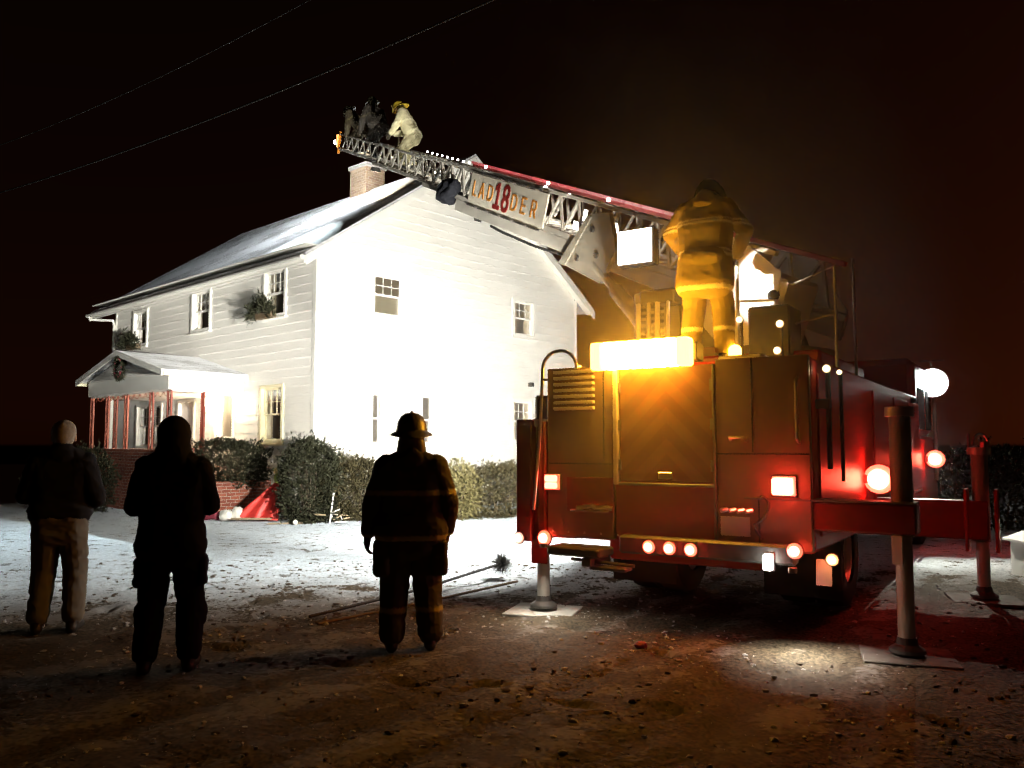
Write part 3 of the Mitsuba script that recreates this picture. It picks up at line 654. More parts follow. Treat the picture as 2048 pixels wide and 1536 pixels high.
# outriggers
def outrigger(u_in, u_out, uj, v, z_beam, z_top, cap_r=.085, tube_r=.062, case_top=None):
    k = obj('outrigger', tb([u_in, v - .11, z_beam[0]], [u_out, v + .11, z_beam[1]], .012), 'dark_red_paint', truck)
    obj('jack_casing', tt([[uj, v, z_beam[0] - .02], [uj, v, z_top]], tube_r * 1.28, 20), 'grey_paint', k, 40)
    obj('jack_cap', tt([[uj, v, z_top - .02], [uj, v, z_top + .055]], cap_r * 1.25, 20), 'aluminium', k, 40)
    obj('jack_leg', tt([[uj, v, .055], [uj, v, z_beam[0]]], tube_r, 20), 'aluminium', k, 40)
    obj('jack_foot', place(lathe([(.0, .03), (.13, .03), (.13, .055), (.08, .09), (.07, .14), (0, .14)], 20), TA, TP(uj, v, 0)), 'steel_dark', k)
    return k
og = outrigger(1.9, 3.20, 3.09, .13, (.92, 1.15), 1.84)
obj('warning_panel', tb([3.025, -.005, .70], [3.10, .06, .91], .003), 'mudflap_white', og)
obj('edge_strip', tb([1.9, -.008, 1.151], [3.2, .24, 1.165], .003), 'steel_dark', og)
og = outrigger(-.30, .3, -.13, .14, (.72, 1.0), 1.80)
obj('end_cover', tb([-.345, -.02, .67], [-.175, .30, 1.85], .01), 'dark_red_paint', og)
obj('end_cover', tb([-.09, -.03, .70], [-.01, .28, 1.83], .01), 'dark_red_paint', og)
obj('skirt', tb([-.20, .02, .46], [-.02, .035, .70], .004), 'dark_red_paint', og)
og = outrigger(1.9, 3.52, 3.45, 3.05, (.62, 1.02), 1.52, .09)
obj('end_cover', tb([3.30, 2.93, .50], [3.335, 3.2, 1.14], .006), 'red_paint', og); obj('end_cover', tb([3.575, 2.93, .50], [3.61, 3.2, 1.14], .006), 'red_paint', og)
obj('lifting_ring', cat([tt([[3.47 + .07 * math.cos(a), 3.05, 1.60 + .12 * math.sin(a)] for a in np.linspace(0, math.pi, 10)], .014, 6), tt([[3.36, 3.05, 1.56], [3.36, 3.05, 1.72]], .014, 6), tt([[3.50, 3.05, 1.57], [3.50, 3.05, 1.63]], .04, 8)]), 'chrome', og)
outrigger(-.6, .3, -.45, 3.05, (.62, 1.02), 1.52)
for (u, v, nm) in ((-.13, .14, 'square steel outrigger pad under the jack nearest the house side, dusted with snow'), (3.09, .13, 'square outrigger pad under the extended rear jack on the driveway'), (3.45, 3.05, 'outrigger pad under the farther jack beside the cab')):
    g = TP(u, v, 0); a = .25
    q = place(cbox([-.33, -.30, 0], [.33, .30, .028], .006), TA @ np.array([[math.cos(a), -math.sin(a), 0], [math.sin(a), math.cos(a), 0], [0, 0, 1]]), [g[0], g[1], gz(g[0], g[1]) - .002])
    tagged('outrigger_pad', q, 'concrete' if u < 0 else 'pad_dark', nm, 'outrigger pad', 'pads under the outriggers')

# big round warning lamps on the right flank and a telescoping floodlight
for (u, v, z, r_, q) in ((W + .14, 2.32, 1.25, .12, 70), (W + .14, 7.6, 1.38, .11, 60)):
    k = obj('warning_light', tt([[W + .0, v, z], [u - .02, v, z]], .05, 10), 'steel_dark', truck)
    s2 = trimesh.creation.icosphere(2, r_); lamp('red_lens', trimesh.Trimesh(s2.vertices * .86 + TP(u, v - .06, z), s2.faces), RED * q, k, 1.6, True)
    s3 = trimesh.creation.icosphere(2, r_ * 1.25); lamp('lens_bloom', place(trimesh.Trimesh(s3.vertices * [1, .3, 1], s3.faces), TA, TP(u, v, z)), RED * 7, k, .2, True)  # wider red glow added as bloom of the warning lens
mast = obj('floodlight_mast', cat([tt([[W + .02, 9.0, 1.0], [W + .02, 9.0, 2.9]], .03, 8), tt([[W + .02, 9.0, 2.9], [W - .02, 9.0, 3.05]], .015, 6), tb([W - .2, 8.97, 3.05], [W + .2, 9.0, 3.07], .004)]), 'aluminium', truck)
Bf = TA @ np.array([[1, 0, 0], [0, 0, -1], [0, 1, 0]])
obj('lamp_head', place(lathe([(0, -.16), (.14, -.14), (.25, .0), (.26, .03), (.245, .03)], 28), Bf, TP(W + .02, 8.82, 2.66)), 'steel_dark', mast)
lamp('floodlight', place(lathe([(.243, .015), (.16, .04), (.08, .055), (0, .06)], 28), Bf, TP(W + .02, 8.82, 2.66)), np.array([.95, 1.0, .95]) * 14, mast, 1, True)

# unseen floodlights added on the house side of the truck, aimed at the gable and at the front of the house
for i, (v, tgt, pw, cut, w_) in enumerate(((.55, HP(0, 4.9, 2.4), 1350, 40, 5), (1.05, HP(9.6, -.3, 5.2), 1700, 10, 4), (1.5, np.array([-8.5, 15.5, 0.0]), 190, 62, 4))):
    pos = TP(-.22, v, 1.98 + .14 * i); d_ = (tgt - pos) / np.linalg.norm(tgt - pos)
    sx_ = np.cross(d_, [0, 0, 1.0]); sx_ /= np.linalg.norm(sx_); A_ = np.stack([sx_, d_, np.cross(sx_, d_)], 1)
    k = obj('added_scene_light', place(cbox([-.22, -.12, -.13], [.22, -.004, .13], .02), A_, pos), 'steel_dark', truck)
    obj('arm', tube([pos - d_ * .06 - [0, 0, .13], TP(-.10, v, 1.70), TP(.02, v, 1.68)], .02, 6), 'aluminium', k)
    lamp('lens', place(cbox([-.19, -.003, -.10], [.19, .004, .10], .002), A_, pos), WHITE * 30, k, .3)
    spot(f'spot_scene_{i}', pos + d_ * .03, tgt, pw, WHITE, cut, (9, 3, 12)[i], w_)

# turntable, controls and rails
tc = (1.22, 2.2)
tb_ = obj('turntable', place(lathe([(0, 0), (1.0, 0), (1.0, .09), (0, .09)], 40), TA, TP(*tc, 2.505)), 'tread_plate', truck)
obj('control_stand', cat([tb([.22, 1.55, 2.6], [.62, 2.0, 3.30], .02)]), 'grey_paint', tb_)
obj('louvre', cat([tb([.205, 1.6, 2.66 + i * .07], [.219, 1.95, 2.695 + i * .07], .003) for i in range(8)] + [tb([.26, 1.535, 2.66 + i * .07], [.58, 1.549, 2.695 + i * .07], .003) for i in range(8)]), 'steel_dark', tb_)
for i, u in enumerate((.40, .52, .62, .74)): obj('stanchion', tt([[u, 1.25, 2.5], [u + .01, 1.25, 3.12]], .022 if i % 2 else .03, 8), 'aluminium', tb_, 40)
obj('control_panel', tb([.42, 1.25, 3.10], [.82, 1.5, 3.26], .02), 'steel_dark', tb_)
obj('pedestal', tb([1.65, 1.05, 2.34], [2.05, 1.5, 2.94], .02), 'steel_dark', tb_)
objs('railing', [tt([[1.60, .9, 2.33], [1.60, .9, 3.36]], .018, 8), tt([[1.60, .9, 2.98], [1.95, .9, 2.96]], .012, 6),
                        tt([[2.42, 1.27, 2.33], [2.42, 1.27, 3.30], [1.86, 1.27, 3.10]], .014, 8), tt([[2.42, 1.27, 2.84], [2.02, 1.27, 2.77]], .011, 6), tt([[2.42, 2.23, 2.33], [2.42, 2.23, 3.55]], .014, 8)], 'aluminium', tb_, smooth=40)
s2 = trimesh.creation.icosphere(2, .075); obj('joystick', trimesh.Trimesh(s2.vertices * [1, 1, .8] + TP(1.86, 1.27, 3.07), s2.faces), 'rubber', tb_, True)

k = obj('added_ladder_light', place(lathe([(0, -.05), (.05, -.045), (.075, .03), (.075, .04)], 14), TA, TP(-.20, .95, 2.36)), 'steel_dark', truck)  # fixture added for the extra light on the ladder side
# ---- the aerial ladder
piv = TP(*tc, 0.0)
eh = np.array([-.485, .875, 0]); eh /= np.linalg.norm(eh); wn = np.array([eh[1], -eh[0], 0])   # wn: away from the camera
SLP = .425; en = math.hypot(1, SLP); e_ = (eh + np.array([0, 0, SLP])) / en; k_ = np.cross(wn, e_)
if k_[2] < 0: k_ = -k_
LA = np.stack([e_, wn, k_], 1); L0 = piv + np.array([0, 0, 3.30])
def LP(s, w, h): return L0 + e_ * (s * en) + wn * w + k_ * h
def lbox(lo, hi, c=.006): return place(cbox([lo[0] * en, lo[1], lo[2]], [hi[0] * en, hi[1], hi[2]], c), LA, L0)
def lbar(p, q, w, h): return bar(LP(*p), LP(*q), w, h, up=tuple(k_))
lad = obj('ladder', cat([lbox([-1.0, s * .50 - .03, -.20], [6.4, s * .50 + .03, .0]) for s in (-1, 1)]), 'ladder_metal', truck)
secs = [(-1.0, 8.0, .50, .0, .60, .055), (5.2, 11.3, .42, .06, .56, .045), (8.2, 14.25, .345, .12, .54, .04)]
for i, (s0, s1, hw, h0, h1, t_) in enumerate(secs):
    for sd in (-1, 1):
        obj('rail', lbox([s0, sd * hw - t_ / 2, h0 + .001], [s1, sd * hw + t_ / 2, h0 + t_ * 1.5]), 'ladder_metal', lad)
        obj('handrail', lbox([s0 + .2, sd * hw - t_ / 2, h1 - t_], [s1, sd * hw + t_ / 2, h1]), 'ladder_red_lit' if sd > 0 and i == 0 else 'ladder_metal', lad)
        if sd > 0 and i == 0:                             # glowing red strips added so the far handrail looks lit
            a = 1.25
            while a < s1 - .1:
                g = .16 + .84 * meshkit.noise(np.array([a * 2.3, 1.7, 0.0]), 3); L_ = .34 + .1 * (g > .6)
                lamp('added_glow_strip', lbox([a, hw - .045, h1 + .002], [a + L_, hw + .02, h1 + .045], .004), np.array([1, .10 + .14 * (a < 4.2), .12 + .14 * (a < 4.2)]) * .85 * g, lad, .05); a += L_ + .05
        st = .46; n = int((s1 - s0 - .3) / st); zig = 0
        for j in range(n):
            a = s0 + .25 + j * st
            if i == 0 and sd < 0 and 3.3 < a + st / 2 < 5.9: continue     # covered by the name board
            obj('brace', lbar((a, sd * hw, h0 + t_ * 1.5), (a + st / 2, sd * hw, h1 - t_), t_ * .62, t_ * .8), 'ladder_metal', lad)
            obj('brace', lbar((a + st / 2, sd * hw, h1 - t_), (a + st, sd * hw, h0 + t_ * 1.5), t_ * .62, t_ * .8), 'ladder_metal', lad)
    s = s0 + .3
    lo_ = s0 if i == 0 else (secs[i - 1][1] if i < 3 else s0)
    while s < s1 - .05:
        if s > lo_ - .4: obj('rung', tube([LP(s, -hw, h0 + .04), LP(s, hw, h0 + .04)], .020, 7), 'ladder_metal', lad)
        s += .33
# heel plates, bracket, lift cylinder
heel = [LP(s, w, h) for (s, h) in ((-1.05, -.42), (-.95, .42), (-.35, .62), (.15, .60), (.3, -.20), (-.45, -.5)) for w in (-.55, -.535)]
obj('heel_plate', trimesh.convex.convex_hull(np.array(heel)), 'white_enamel', lad)
heel = [LP(s, w, h) for (s, h) in ((-1.0, -.15), (-.95, .12), (-.35, .58), (.15, .58), (.3, -.10), (-.45, -.22)) for w in (.535, .55)]
obj('heel_plate', trimesh.convex.convex_hull(np.array(heel)), 'white_enamel', lad)
obj('heel_box', cat([lbox([-1.03, -.53, -.38], [-.55, -.05, .36], .03), lbox([-1.10, -.58, -.52], [-.5, -.02, -.42], .01)]), 'white_enamel', lad)
brk = [(1.85, .52), (2.28, .42), (2.72, -.33), (1.72, -.38), (1.55, .1)]
for w0, w1 in ((-.60, -.535), (.535, .60)):
    obj('cylinder_bracket', trimesh.convex.convex_hull(np.array([LP(s, w, h) for s, h in brk for w in (w0, w1)])), 'grey_paint', lad)
    obj('bracket_rib', trimesh.convex.convex_hull(np.array([LP(s, w, h) for s, h in ((2.26, .40), (2.18, .40), (2.55, -.34), (2.71, -.34)) for w in (w0 - .02, w1 + .02)])), 'grey_paint', lad)
    for s_p, h_p in ((2.1, .25), (2.3, -.18), (1.9, -.05)): obj('pin', cyl(LP(s_p, w0 - .03, h_p), LP(s_p, w1 + .03, h_p), .04, 14), 'steel_dark', lad, 40)
    wm = (w0 + w1) / 2
    lo_p = TP(*tc, 2.62) + eh * .55 + wn * wm; hi_p = LP(1.95, wm, -.18)
    obj('lift_cylinder', cat([cyl(lo_p, lo_p + (hi_p - lo_p) * .68, .10, 16), cyl(lo_p + (hi_p - lo_p) * .6, hi_p, .06, 14)]), 'grey_paint', lad, 40)
obj('cradle', cat([trimesh.convex.convex_hull(np.array([piv + eh * s + wn * w + [0, 0, z] for (s, z) in ((-.7, 2.6), (.75, 2.6), (.35, 3.35), (-.35, 3.35)) for w in (q - .03, q + .03)])) for q in (-.5, .3)]), 'grey_paint', lad)
# name board
bd0, bd1 = 3.36, 5.85
obj('sign_panel', lbox([bd0, -.575, .03], [bd1, -.545, .53], .004), 'sign_white', lad)
obj('sign_strip', cat([lbox([bd0 + .2, -.583, .545], [bd1 - .3, -.56, .575], .003)] + [lbox([bd0 + .12 + .42 * i, -.565, -.035], [bd0 + .46 + .42 * i, -.533, -.012], .002) for i in range(6)]), 'steel_dark', lad)
def board_text(txt, size, s_centre, h_base, m, bold=True, wsc=1.0):
    t = meshkit.text_mesh(txt, size, .012, bold=bold); v = np.asarray(t.vertices).copy(); v[:, 0] = (v[:, 0] - (v[:, 0].min() + v[:, 0].max()) / 2) * wsc
    P = LP(s_centre, -.575, h_base) - np.outer(v[:, 0], e_) + np.outer(v[:, 1], k_) - np.outer(v[:, 2], wn)
    obj('lettering', fix(trimesh.Trimesh(P, t.faces, process=False)), m, lad)
for c, q in zip('LADDER', (5.64, 5.38, 5.08, 4.27, 3.98, 3.67)): board_text(c, .255, q, .155 if q > 4.6 else .13, 'letter_gold', False, .95)
board_text('18', .40, 4.68, .075, 'letter_red', wsc=.85)
# hose bundle and tool bag strapped to the ladder, dangling cable
bun = [m3.Manifold.sphere(r_, 16).translate([float(x) for x in LP(s, -.56, h)]) for s, h, r_ in ((6.65, .02, .16), (6.9, -.02, .14), (6.5, .18, .13), (6.8, .2, .11))]
bm = m3.Manifold.batch_hull(bun).refine_to_length(.04).to_mesh(); bv = np.asarray(bm.vert_properties)[:, :3]
bt = trimesh.Trimesh(bv, bm.tri_verts); bv = bv + bt.vertex_normals * ((meshkit.fbm(bv * 9, 3, 4) - .5) * .12)[:, None]
obj('tool_bag', trimesh.Trimesh(bv, bm.tri_verts), 'black_cloth', lad, True)
obj('power_cable', tube([LP(s, -.50 + .02 * math.sin(s * 5), -.22 - .05 * math.sin((s - 2.6) * 1.2)) for s in np.linspace(2.7, 5.0, 18)], .022, 6), 'hose_black', lad, True)
# lights of the ladder
def blamp(name, s, w, h, r_, rad, wt=.4):
    s2 = trimesh.creation.icosphere(1, r_); lamp(name, trimesh.Trimesh(s2.vertices + LP(s, w, h), s2.faces), rad, lad, wt, True)
for i in range(9): blamp('glow_dot', 8.15 - .235 * i, -.46 + .0 * i, .66, .022, WHITE * 10, .05)  # glowing dots put in for the glints of lit rung ends
for s, h in ((5.55, .67), (3.55, .67), (3.6, .60), (2.95, .58), (2.05, .66)): blamp('glow_dot', s, -.50, h, .03, WHITE * 10, .05)
for s, w, h in ((9.2, -.36, .28), (8.0, -.3, .30), (7.75, -.3, .36), (7.5, -.3, .2), (10.3, -.36, .34)): blamp('glow_dot', s, w, h, .022, np.array([1, .9, .6]) * 6, .05)
for (s0, s1, h0, h1) in ((2.86, 3.28, .10, .22), (2.60, 2.78, .08, .25), (2.42, 2.58, .10, .34), (3.0, 3.08, .26, .42), (2.2, 2.36, .16, .36)):
    lamp('added_glow_plate', lbox([s0, -.12, h0], [s1, -.10, h1], .004), WHITE * 5, lad, .15)  # glowing plates added for the bright patch behind the lattice
fk = obj('ladder_floodlight', place(cbox([-.24, -.10, -.22], [.24, .06, .22], .02), TA, LP(.98, -.72, .22)), 'steel_dark', lad)
lamp('lens', place(cbox([-.215, -.125, -.20], [.215, -.102, .20], .01), TA, LP(.98, -.72, .22)), WHITE * 6, lad, 1.2)
# tip: spotlight towards the yard, lamp on the chimney, orange end post
obj('tip_post', cat([lbar((14.27, -.345, .02), (14.27, -.345, .60), .05, .05)]), 'orange_reflector', lad)
lamp('tip_marker', place(cbox([-.03, -.03, 0], [.03, .03, .34], .006), np.eye(3), LP(14.33, -.36, .18)), np.array([1, .30, .02]) * 2.2, lad, .1)
tp = LP(14.62, -.30, .28)
obj('tip_floodlight', cat([cyl(tp, tp + [.1, -.16, .03], .07, 12), tube([LP(14.2, -.3, .1), tp], .02, 6)]), 'steel_dark', lad)
s2 = trimesh.creation.icosphere(1, .07); lamp('tip_floodlight_lens', trimesh.Trimesh(s2.vertices + tp - [.03, .02, .0], s2.faces), np.array([.92, 1, 1]) * 22, lad, .3, True)
ct = LP(12.15, -.02, -.14)
obj('underside_light', place(lathe([(0, .1), (.10, .09), (.14, .0)], 16), LA, ct), 'steel_dark', lad)
lamp('underside_lens', place(lathe([(.13, -.002), (.0, -.004)], 16), LA, ct), np.array([1, .82, .55]) * 12, lad, .3, False)
spot('spot_chimney', ct - k_ * .06, HP(3.9, MIDB - .3, zs(9.2)), 40, (1, .78, .48), 30, 20, 3)
spot('spot_roof', tp + np.array([-.05, .1, .05]), HP(4.2, 3.0, zs(7.9)), 80, (.94, 1, 1), 86, 30, 3)
spot('spot_yard', tp + np.array([-.06, -.12, -.06]), [-7.6, 14.6, 0], 620, (.86, 1, 1), 25, 2, 3)
spot('spot_ladder_side', TP(-.20, .95, 2.42), LP(5.2, -.5, .25), 95, (1, .96, .84), 26, 14, 3)  # added to brighten the near side of the ladder
# working spots under the outriggers and one on the right flank
spot('spot_rear_right', TP(2.34, -.22, .60), TP(2.44, -.34, 0), 13, (1, 1, .86), 52, 12, 3)
spot('spot_rear_left', TP(.06, -.18, .64), TP(.22, -.40, 0), 5, (1, .98, .8), 70, 15, 3)
spot('spot_flank', TP(W + .02, 6.2, 2.2), TP(W + 1.6, 4.6, 0), 34.0, (1, .98, .8), 48, 30, 3)
for p in (TP(2.34, -.22, .605), TP(.06, -.18, .645)): obj('ground_light', cyl(p, p + [0, 0, .04], .035, 12), 'steel_dark', truck, 40)
obj('added_scene_light', tt([[W + .03, 6.2, 2.205], [W + .03, 6.2, 2.27]], .05, 12), 'steel_dark', truck, 40)
obj('added_ladder_light', cyl(LP(7.14, -.42, .60), LP(7.19, -.42, .62), .03, 10), 'steel_dark', lad, 40)  # small fixture added for the extra light on the pale coat
# light added behind the operator to brighten the heel of the ladder
spot('spot_heel', TP(1.45, .75, 3.32), LP(-.75, -.5, .25), 9.0, (1, .97, .88), 32, 26, 2)
obj('added_heel_light', tt([[1.45, .65, 3.30], [1.45, .74, 3.32]], .05, 12), 'steel_dark', tb_)

# ------------------------------------------------------------------ mist added round the truck so its lamps show glare halos
MU, MV, MZ = (-.9, 5.6), (-2.4, 11.5), (.15, 6.2)
nu, nv, nz = 52, 84, 48
gu, gv, gz_ = [lo + (np.arange(n) + .5) / n * (hi - lo) for (lo, hi), n in ((MU, nu), (MV, nv), (MZ, nz))]
ZZ, VV, UU = np.meshgrid(gz_, gv, gu, indexing='ij')
ss = lambda a, b, x: np.clip((x - a) / (b - a), 0, 1) ** 2 * (3 - 2 * np.clip((x - a) / (b - a), 0, 1))
den = ss(.0, 1.0, UU) * ss(3.5, 2.0, UU) * ss(-2.3, .1, VV) * ss(9.6, 4.0, VV) * ss(.4, 1.3, ZZ) * ss(6.0, 2.6, ZZ) * .32
den += 1.25 * np.exp(-((UU - 1.35) / 1.25) ** 2 - ((VV + .1) / 1.2) ** 2 - ((ZZ - 2.25) / 1.25) ** 2) * ss(-.1, .6, UU) * ss(-2.35, -1.6, VV) * ss(.2, .9, ZZ)   # thickest over the rear deck
den *= .45 + 1.1 * meshkit.fbm(np.stack([UU * .8, VV * .6, ZZ * .8], -1), 3, 9)
scene['mist_air'] = {'type': 'heterogeneous', 'albedo': {'type': 'rgb', 'value': [.95, .95, .95]}, 'scale': MIST,
                     'sigma_t': {'type': 'gridvolume', 'grid': mi.VolumeGrid(den[..., None].astype(np.float32)), 'filter_type': 'trilinear',
                                 'to_world': T().translate(O.tolist()).rotate([0, 0, 1], -math.degrees(math.atan2(.5426, .84))).translate([MU[0], MV[0], MZ[0]]).scale([MU[1] - MU[0], MV[1] - MV[0], MZ[1] - MZ[0]])}}
scene['halo_mist'] = {'type': 'cube', 'bsdf': {'type': 'null'}, 'interior': {'type': 'ref', 'id': 'mist_air'},
                         'to_world': T().translate(O.tolist()).rotate([0, 0, 1], -math.degrees(math.atan2(.5426, .84))).translate([(MU[0] + MU[1]) / 2, (MV[0] + MV[1]) / 2, (MZ[0] + MZ[1]) / 2]).scale([(MU[1] - MU[0]) / 2, (MV[1] - MV[0]) / 2, (MZ[1] - MZ[0]) / 2])}
labels['halo_mist'] = {'kind': 'stuff', 'label': 'thin mist added round the truck to give its lamps halos', 'category': 'mist'}

# ------------------------------------------------------------------ people
def sphere_m(p, r, n=14): return m3.Manifold.sphere(float(r), n).translate([float(x) for x in p])
def hull(*ps): return m3.Manifold.batch_hull([sphere_m(p, r) for p, r in ps])
def chain(*ps): return [hull(ps[i], ps[i + 1]) for i in range(len(ps) - 1)]
def soft(parts, edge=.025, it=8, wrinkle=0.0, seed=0, freq=(9, 9, 16)):
    m = parts[0] if len(parts) == 1 else m3.Manifold.batch_boolean(parts, m3.OpType.Add)
    g = m.refine_to_length(edge).to_mesh()
    t = trimesh.Trimesh(np.asarray(g.vert_properties)[:, :3], np.asarray(g.tri_verts), process=True)
    trimesh.smoothing.filter_taubin(t, iterations=it)
    if wrinkle:
        v = np.asarray(t.vertices); n = np.asarray(t.vertex_normals)
        f1 = 1 - np.abs(meshkit.fbm(v * np.array(freq) + v[:, [2, 0, 1]] * 3, 3, seed) - .5) * 4
        f2 = meshkit.fbm(v * 26.0, 2, seed + 5) - .5
        t = trimesh.Trimesh(v + n * (f1 * .9 * wrinkle + f2 * .6 * wrinkle)[:, None], t.faces, process=False)
    return t

def hand_parts(wr, d, palm_n, thumb_side, curl=.35, s=1.0):
    """palm with five bent fingers; d: pointing direction, palm_n: palm normal, thumb_side: +1 / -1"""
    d = np.asarray(d, float) / np.linalg.norm(d); pn = np.asarray(palm_n, float); pn = pn - d * (pn @ d); pn /= np.linalg.norm(pn); sx = np.cross(pn, d) * thumb_side
    out = [hull((wr, .026 * s), (wr + d * .075 * s + sx * .026 * s, .017 * s), (wr + d * .078 * s - sx * .028 * s, .016 * s), (wr + d * .02 * s + sx * .022 * s, .018 * s))]
    for j, (off, L) in enumerate(((.030, .070), (.010, .078), (-.011, .072), (-.031, .056))):
        p = wr + (d * .080 + sx * off) * s; a = curl * (1 + .12 * j); pts = [(p - d * .012 * s, .0098 * s)]
        for q in range(3):
            ang = a * (q + .6); dd = d * math.cos(ang) + pn * math.sin(ang); p = p + dd * L * (.42, .32, .26)[q] * s; pts.append((p, (.0096, .0088, .0078)[q] * s))
        out += chain(*pts)
    p0 = wr + (d * .022 + sx * .026) * s; p1 = p0 + (d * .026 + sx * .026 + pn * .012) * s; p2 = p1 + (d * .034 + sx * .010 + pn * .012) * s
    return out + chain((p0, .015 * s), (p1, .0125 * s), (p2, .0098 * s))

def person(label, loc, yaw, Hh=1.78, lean=0.0, bulk=1.0, coat='black_cloth', coat_hem=.86, pants='navy_cloth', head='cap', arms=None, feet=None, hands='skin', colours=None, boots=True, pockets=False, crouch=0.0, headtilt=0.0, group=None, leg_bulk=1.0, headwear_mat='helmet_black', wrinkle=.008, tilt_side=0.0, skirt=1.0, cargo=False):
    k = thing('person', label, 'person', group); s = Hh / 1.78
    hipz = .95 - crouch
    feet = feet or ((-.15, .0, 0), (.15, .0, 0))                 # ankle offsets of the left and right foot
    piv_ = np.array([0, 0, hipz]); ca, sa = math.cos(math.radians(lean)), math.sin(math.radians(lean))
    def U(p):                                                     # upper body: lean forward (+y) about the hips
        p = np.asarray(p, float) + [0, 0, -crouch]; q = p - piv_
        return np.array([q[0] + tilt_side * q[2], q[1] * ca + q[2] * sa, -q[1] * sa + q[2] * ca]) + piv_
    hips = [np.array([x, 0, hipz - .02]) for x in (-.095, .095)]
    ank = [np.array([f_[0], f_[1], .09 + f_[2]]) for f_ in feet]
    knee = []
    for h_, a in zip(hips, ank):
        d = a - h_; L = np.linalg.norm(d); leg = .435; x = max(leg * leg - (L / 2) ** 2, .0004) ** .5
        knee.append((h_ + a) / 2 + np.array([0.06 * np.sign(a[0]) * (x > .05), 1, .1]) / 1.01 * min(x, .40))
    sh = [U([-.185, 0, 1.44]), U([.185, 0, 1.44])]
    arms = arms or (([-.30, .06, 1.16], [-.16, .26, 1.10]), ([.30, .06, 1.16], [.16, .26, 1.10]))
    el = [U(a[0]) for a in arms]; wr = [U(a[1]) for a in arms]
    hc = U([0, .03 + headtilt * .09, 1.665 - abs(headtilt) * .085]); hd = np.array([0, math.sin(math.radians(lean) * .5 + headtilt), math.cos(math.radians(lean) * .5 + headtilt)])
    yaxis = np.array([0, hd[2], -hd[1]])
    HPt = lambda x, y, z: hc + np.array([x, 0, 0]) + yaxis * y + hd * z
    parts = [hull((sh[0], .06), (sh[1], .06), (U([0, .02, 1.30]), .09)), hull((U([-.05, .02, 1.28]), .09), (U([.05, .02, 1.28]), .09), (U([0, .015, 1.06]), .085)), hull((U([0, .01, 1.06]), .085), (hips[0], .085), (hips[1], .085)),
             hull((U([0, -.01, 1.47]), .062), (HPt(0, -.02, -.06), .058)),
             hull((HPt(0, -.015, .03), .090), (HPt(0, .02, .025), .082), (HPt(0, .052, -.075), .040)), hull((HPt(0, .095, .0), .012), (HPt(0, .115, -.03), .013)),
             hull((HPt(-.085, -.005, .01), .014), (HPt(-.088, -.012, -.035), .012)), hull((HPt(.085, -.005, .01), .014), (HPt(.088, -.012, -.035), .012)),
             hull((HPt(-.02, .095, -.06), .010), (HPt(.02, .095, -.06), .010)), sphere_m(HPt(-.032, .088, .012), .013), sphere_m(HPt(.032, .088, .012), .013)]
    for i in (0, 1):
        parts += chain((sh[i], .055), (el[i], .042), (wr[i], .030)) + chain((hips[i], .085), (knee[i], .056), (ank[i], .036), (ank[i] + [0, .15, -.05], .034))
    A = np.array([[math.cos(yaw), -math.sin(yaw), 0], [math.sin(yaw), math.cos(yaw), 0], [0, 0, 1]]) * s
    fin = lambda m: place(m, A, loc)
    hp = []
    for i in (0, 1):
        dd = wr[i] - el[i]; dd = dd / np.linalg.norm(dd)
        inward = np.array([1.0 if i == 0 else -1.0, 0, 0])
        hp.append(hand_parts(wr[i] + dd * .015, dd, inward * .8 + np.array([0, .2, 0]), (1 if i == 0 else -1), .38, 1.0 if hands == 'skin' else 1.18))
    if hands == 'skin': parts += hp[0] + hp[1]
    obj('body', fin(soft(parts, .022, 6)), 'skin', k, True)
    if hands != 'skin':
        for i in (0, 1): obj('glove', fin(soft(hp[i] + [hull((wr[i] - (wr[i] - el[i]) * .28, .048), (wr[i] + (wr[i] - el[i]) * .06, .042))], .010, 5)), hands, k, True)
    b = bulk
    # coat
    cp = [hull((U([-.17 * b, 0, 1.43]), .085), (U([.17 * b, 0, 1.43]), .085), (U([-.10, -.02, 1.50]), .06), (U([.10, -.02, 1.50]), .06), (U([-.11 * b, .02, 1.24]), .135 * b), (U([.11 * b, .02, 1.24]), .135 * b)),
          hull((U([-.11 * b, .02, 1.24]), .135 * b), (U([.11 * b, .02, 1.24]), .135 * b), (U([-.10 * b, .02, 1.05]), .13 * b), (U([.10 * b, .02, 1.05]), .13 * b))]
    hem = np.array([0, 0, coat_hem - crouch * .9]); hw = .125 * b * skirt
    lo = [np.array([x, .0, hem[2] + .11]) for x in (-hw, hw)]
    cp.append(hull((U([-.10 * b, .02, 1.05]), .13 * b), (U([.10 * b, .02, 1.05]), .13 * b), (lo[0] - [0, .01, 0], max(.118 * b, .118 * leg_bulk + .006)), (lo[1] - [0, .01, 0], max(.118 * b, .118 * leg_bulk + .006))))
    for i in (0, 1):
        cp += chain((sh[i] * [b ** .5, 1, 1], .088 * b), (el[i], .070 * b), (wr[i] - (wr[i] - el[i]) * .06, .050 * b))
    cp.append(hull((U([-.04, -.02, 1.49]), .085), (U([.04, -.02, 1.49]), .085), (U([0, -.015, 1.56]), .075)))
    ct_ = soft(cp, .024 if colours is None else .015, 8, wrinkle, seed=len(label))
    kw = {}
    if colours is not None:
        v = np.asarray(ct_.vertices) - piv_; back = np.stack([v[:, 0], v[:, 1] * ca - v[:, 2] * sa, v[:, 1] * sa + v[:, 2] * ca], 1) + piv_ + [0, 0, crouch]
        col = np.tile(np.array(colours[0]), (len(v), 1)); 
        for z0, z1 in colours[2]:
            t1 = np.clip(np.minimum(back[:, 2] - z0, z1 - back[:, 2]) / .006 + .5, 0, 1)[:, None]; col = col * (1 - t1) + np.array(colours[1]) * t1
        kw['color'] = col
    obj('coat', fin(ct_), 'coat_colours' if colours is not None else coat, k, True, **kw)
    lb_ = leg_bulk
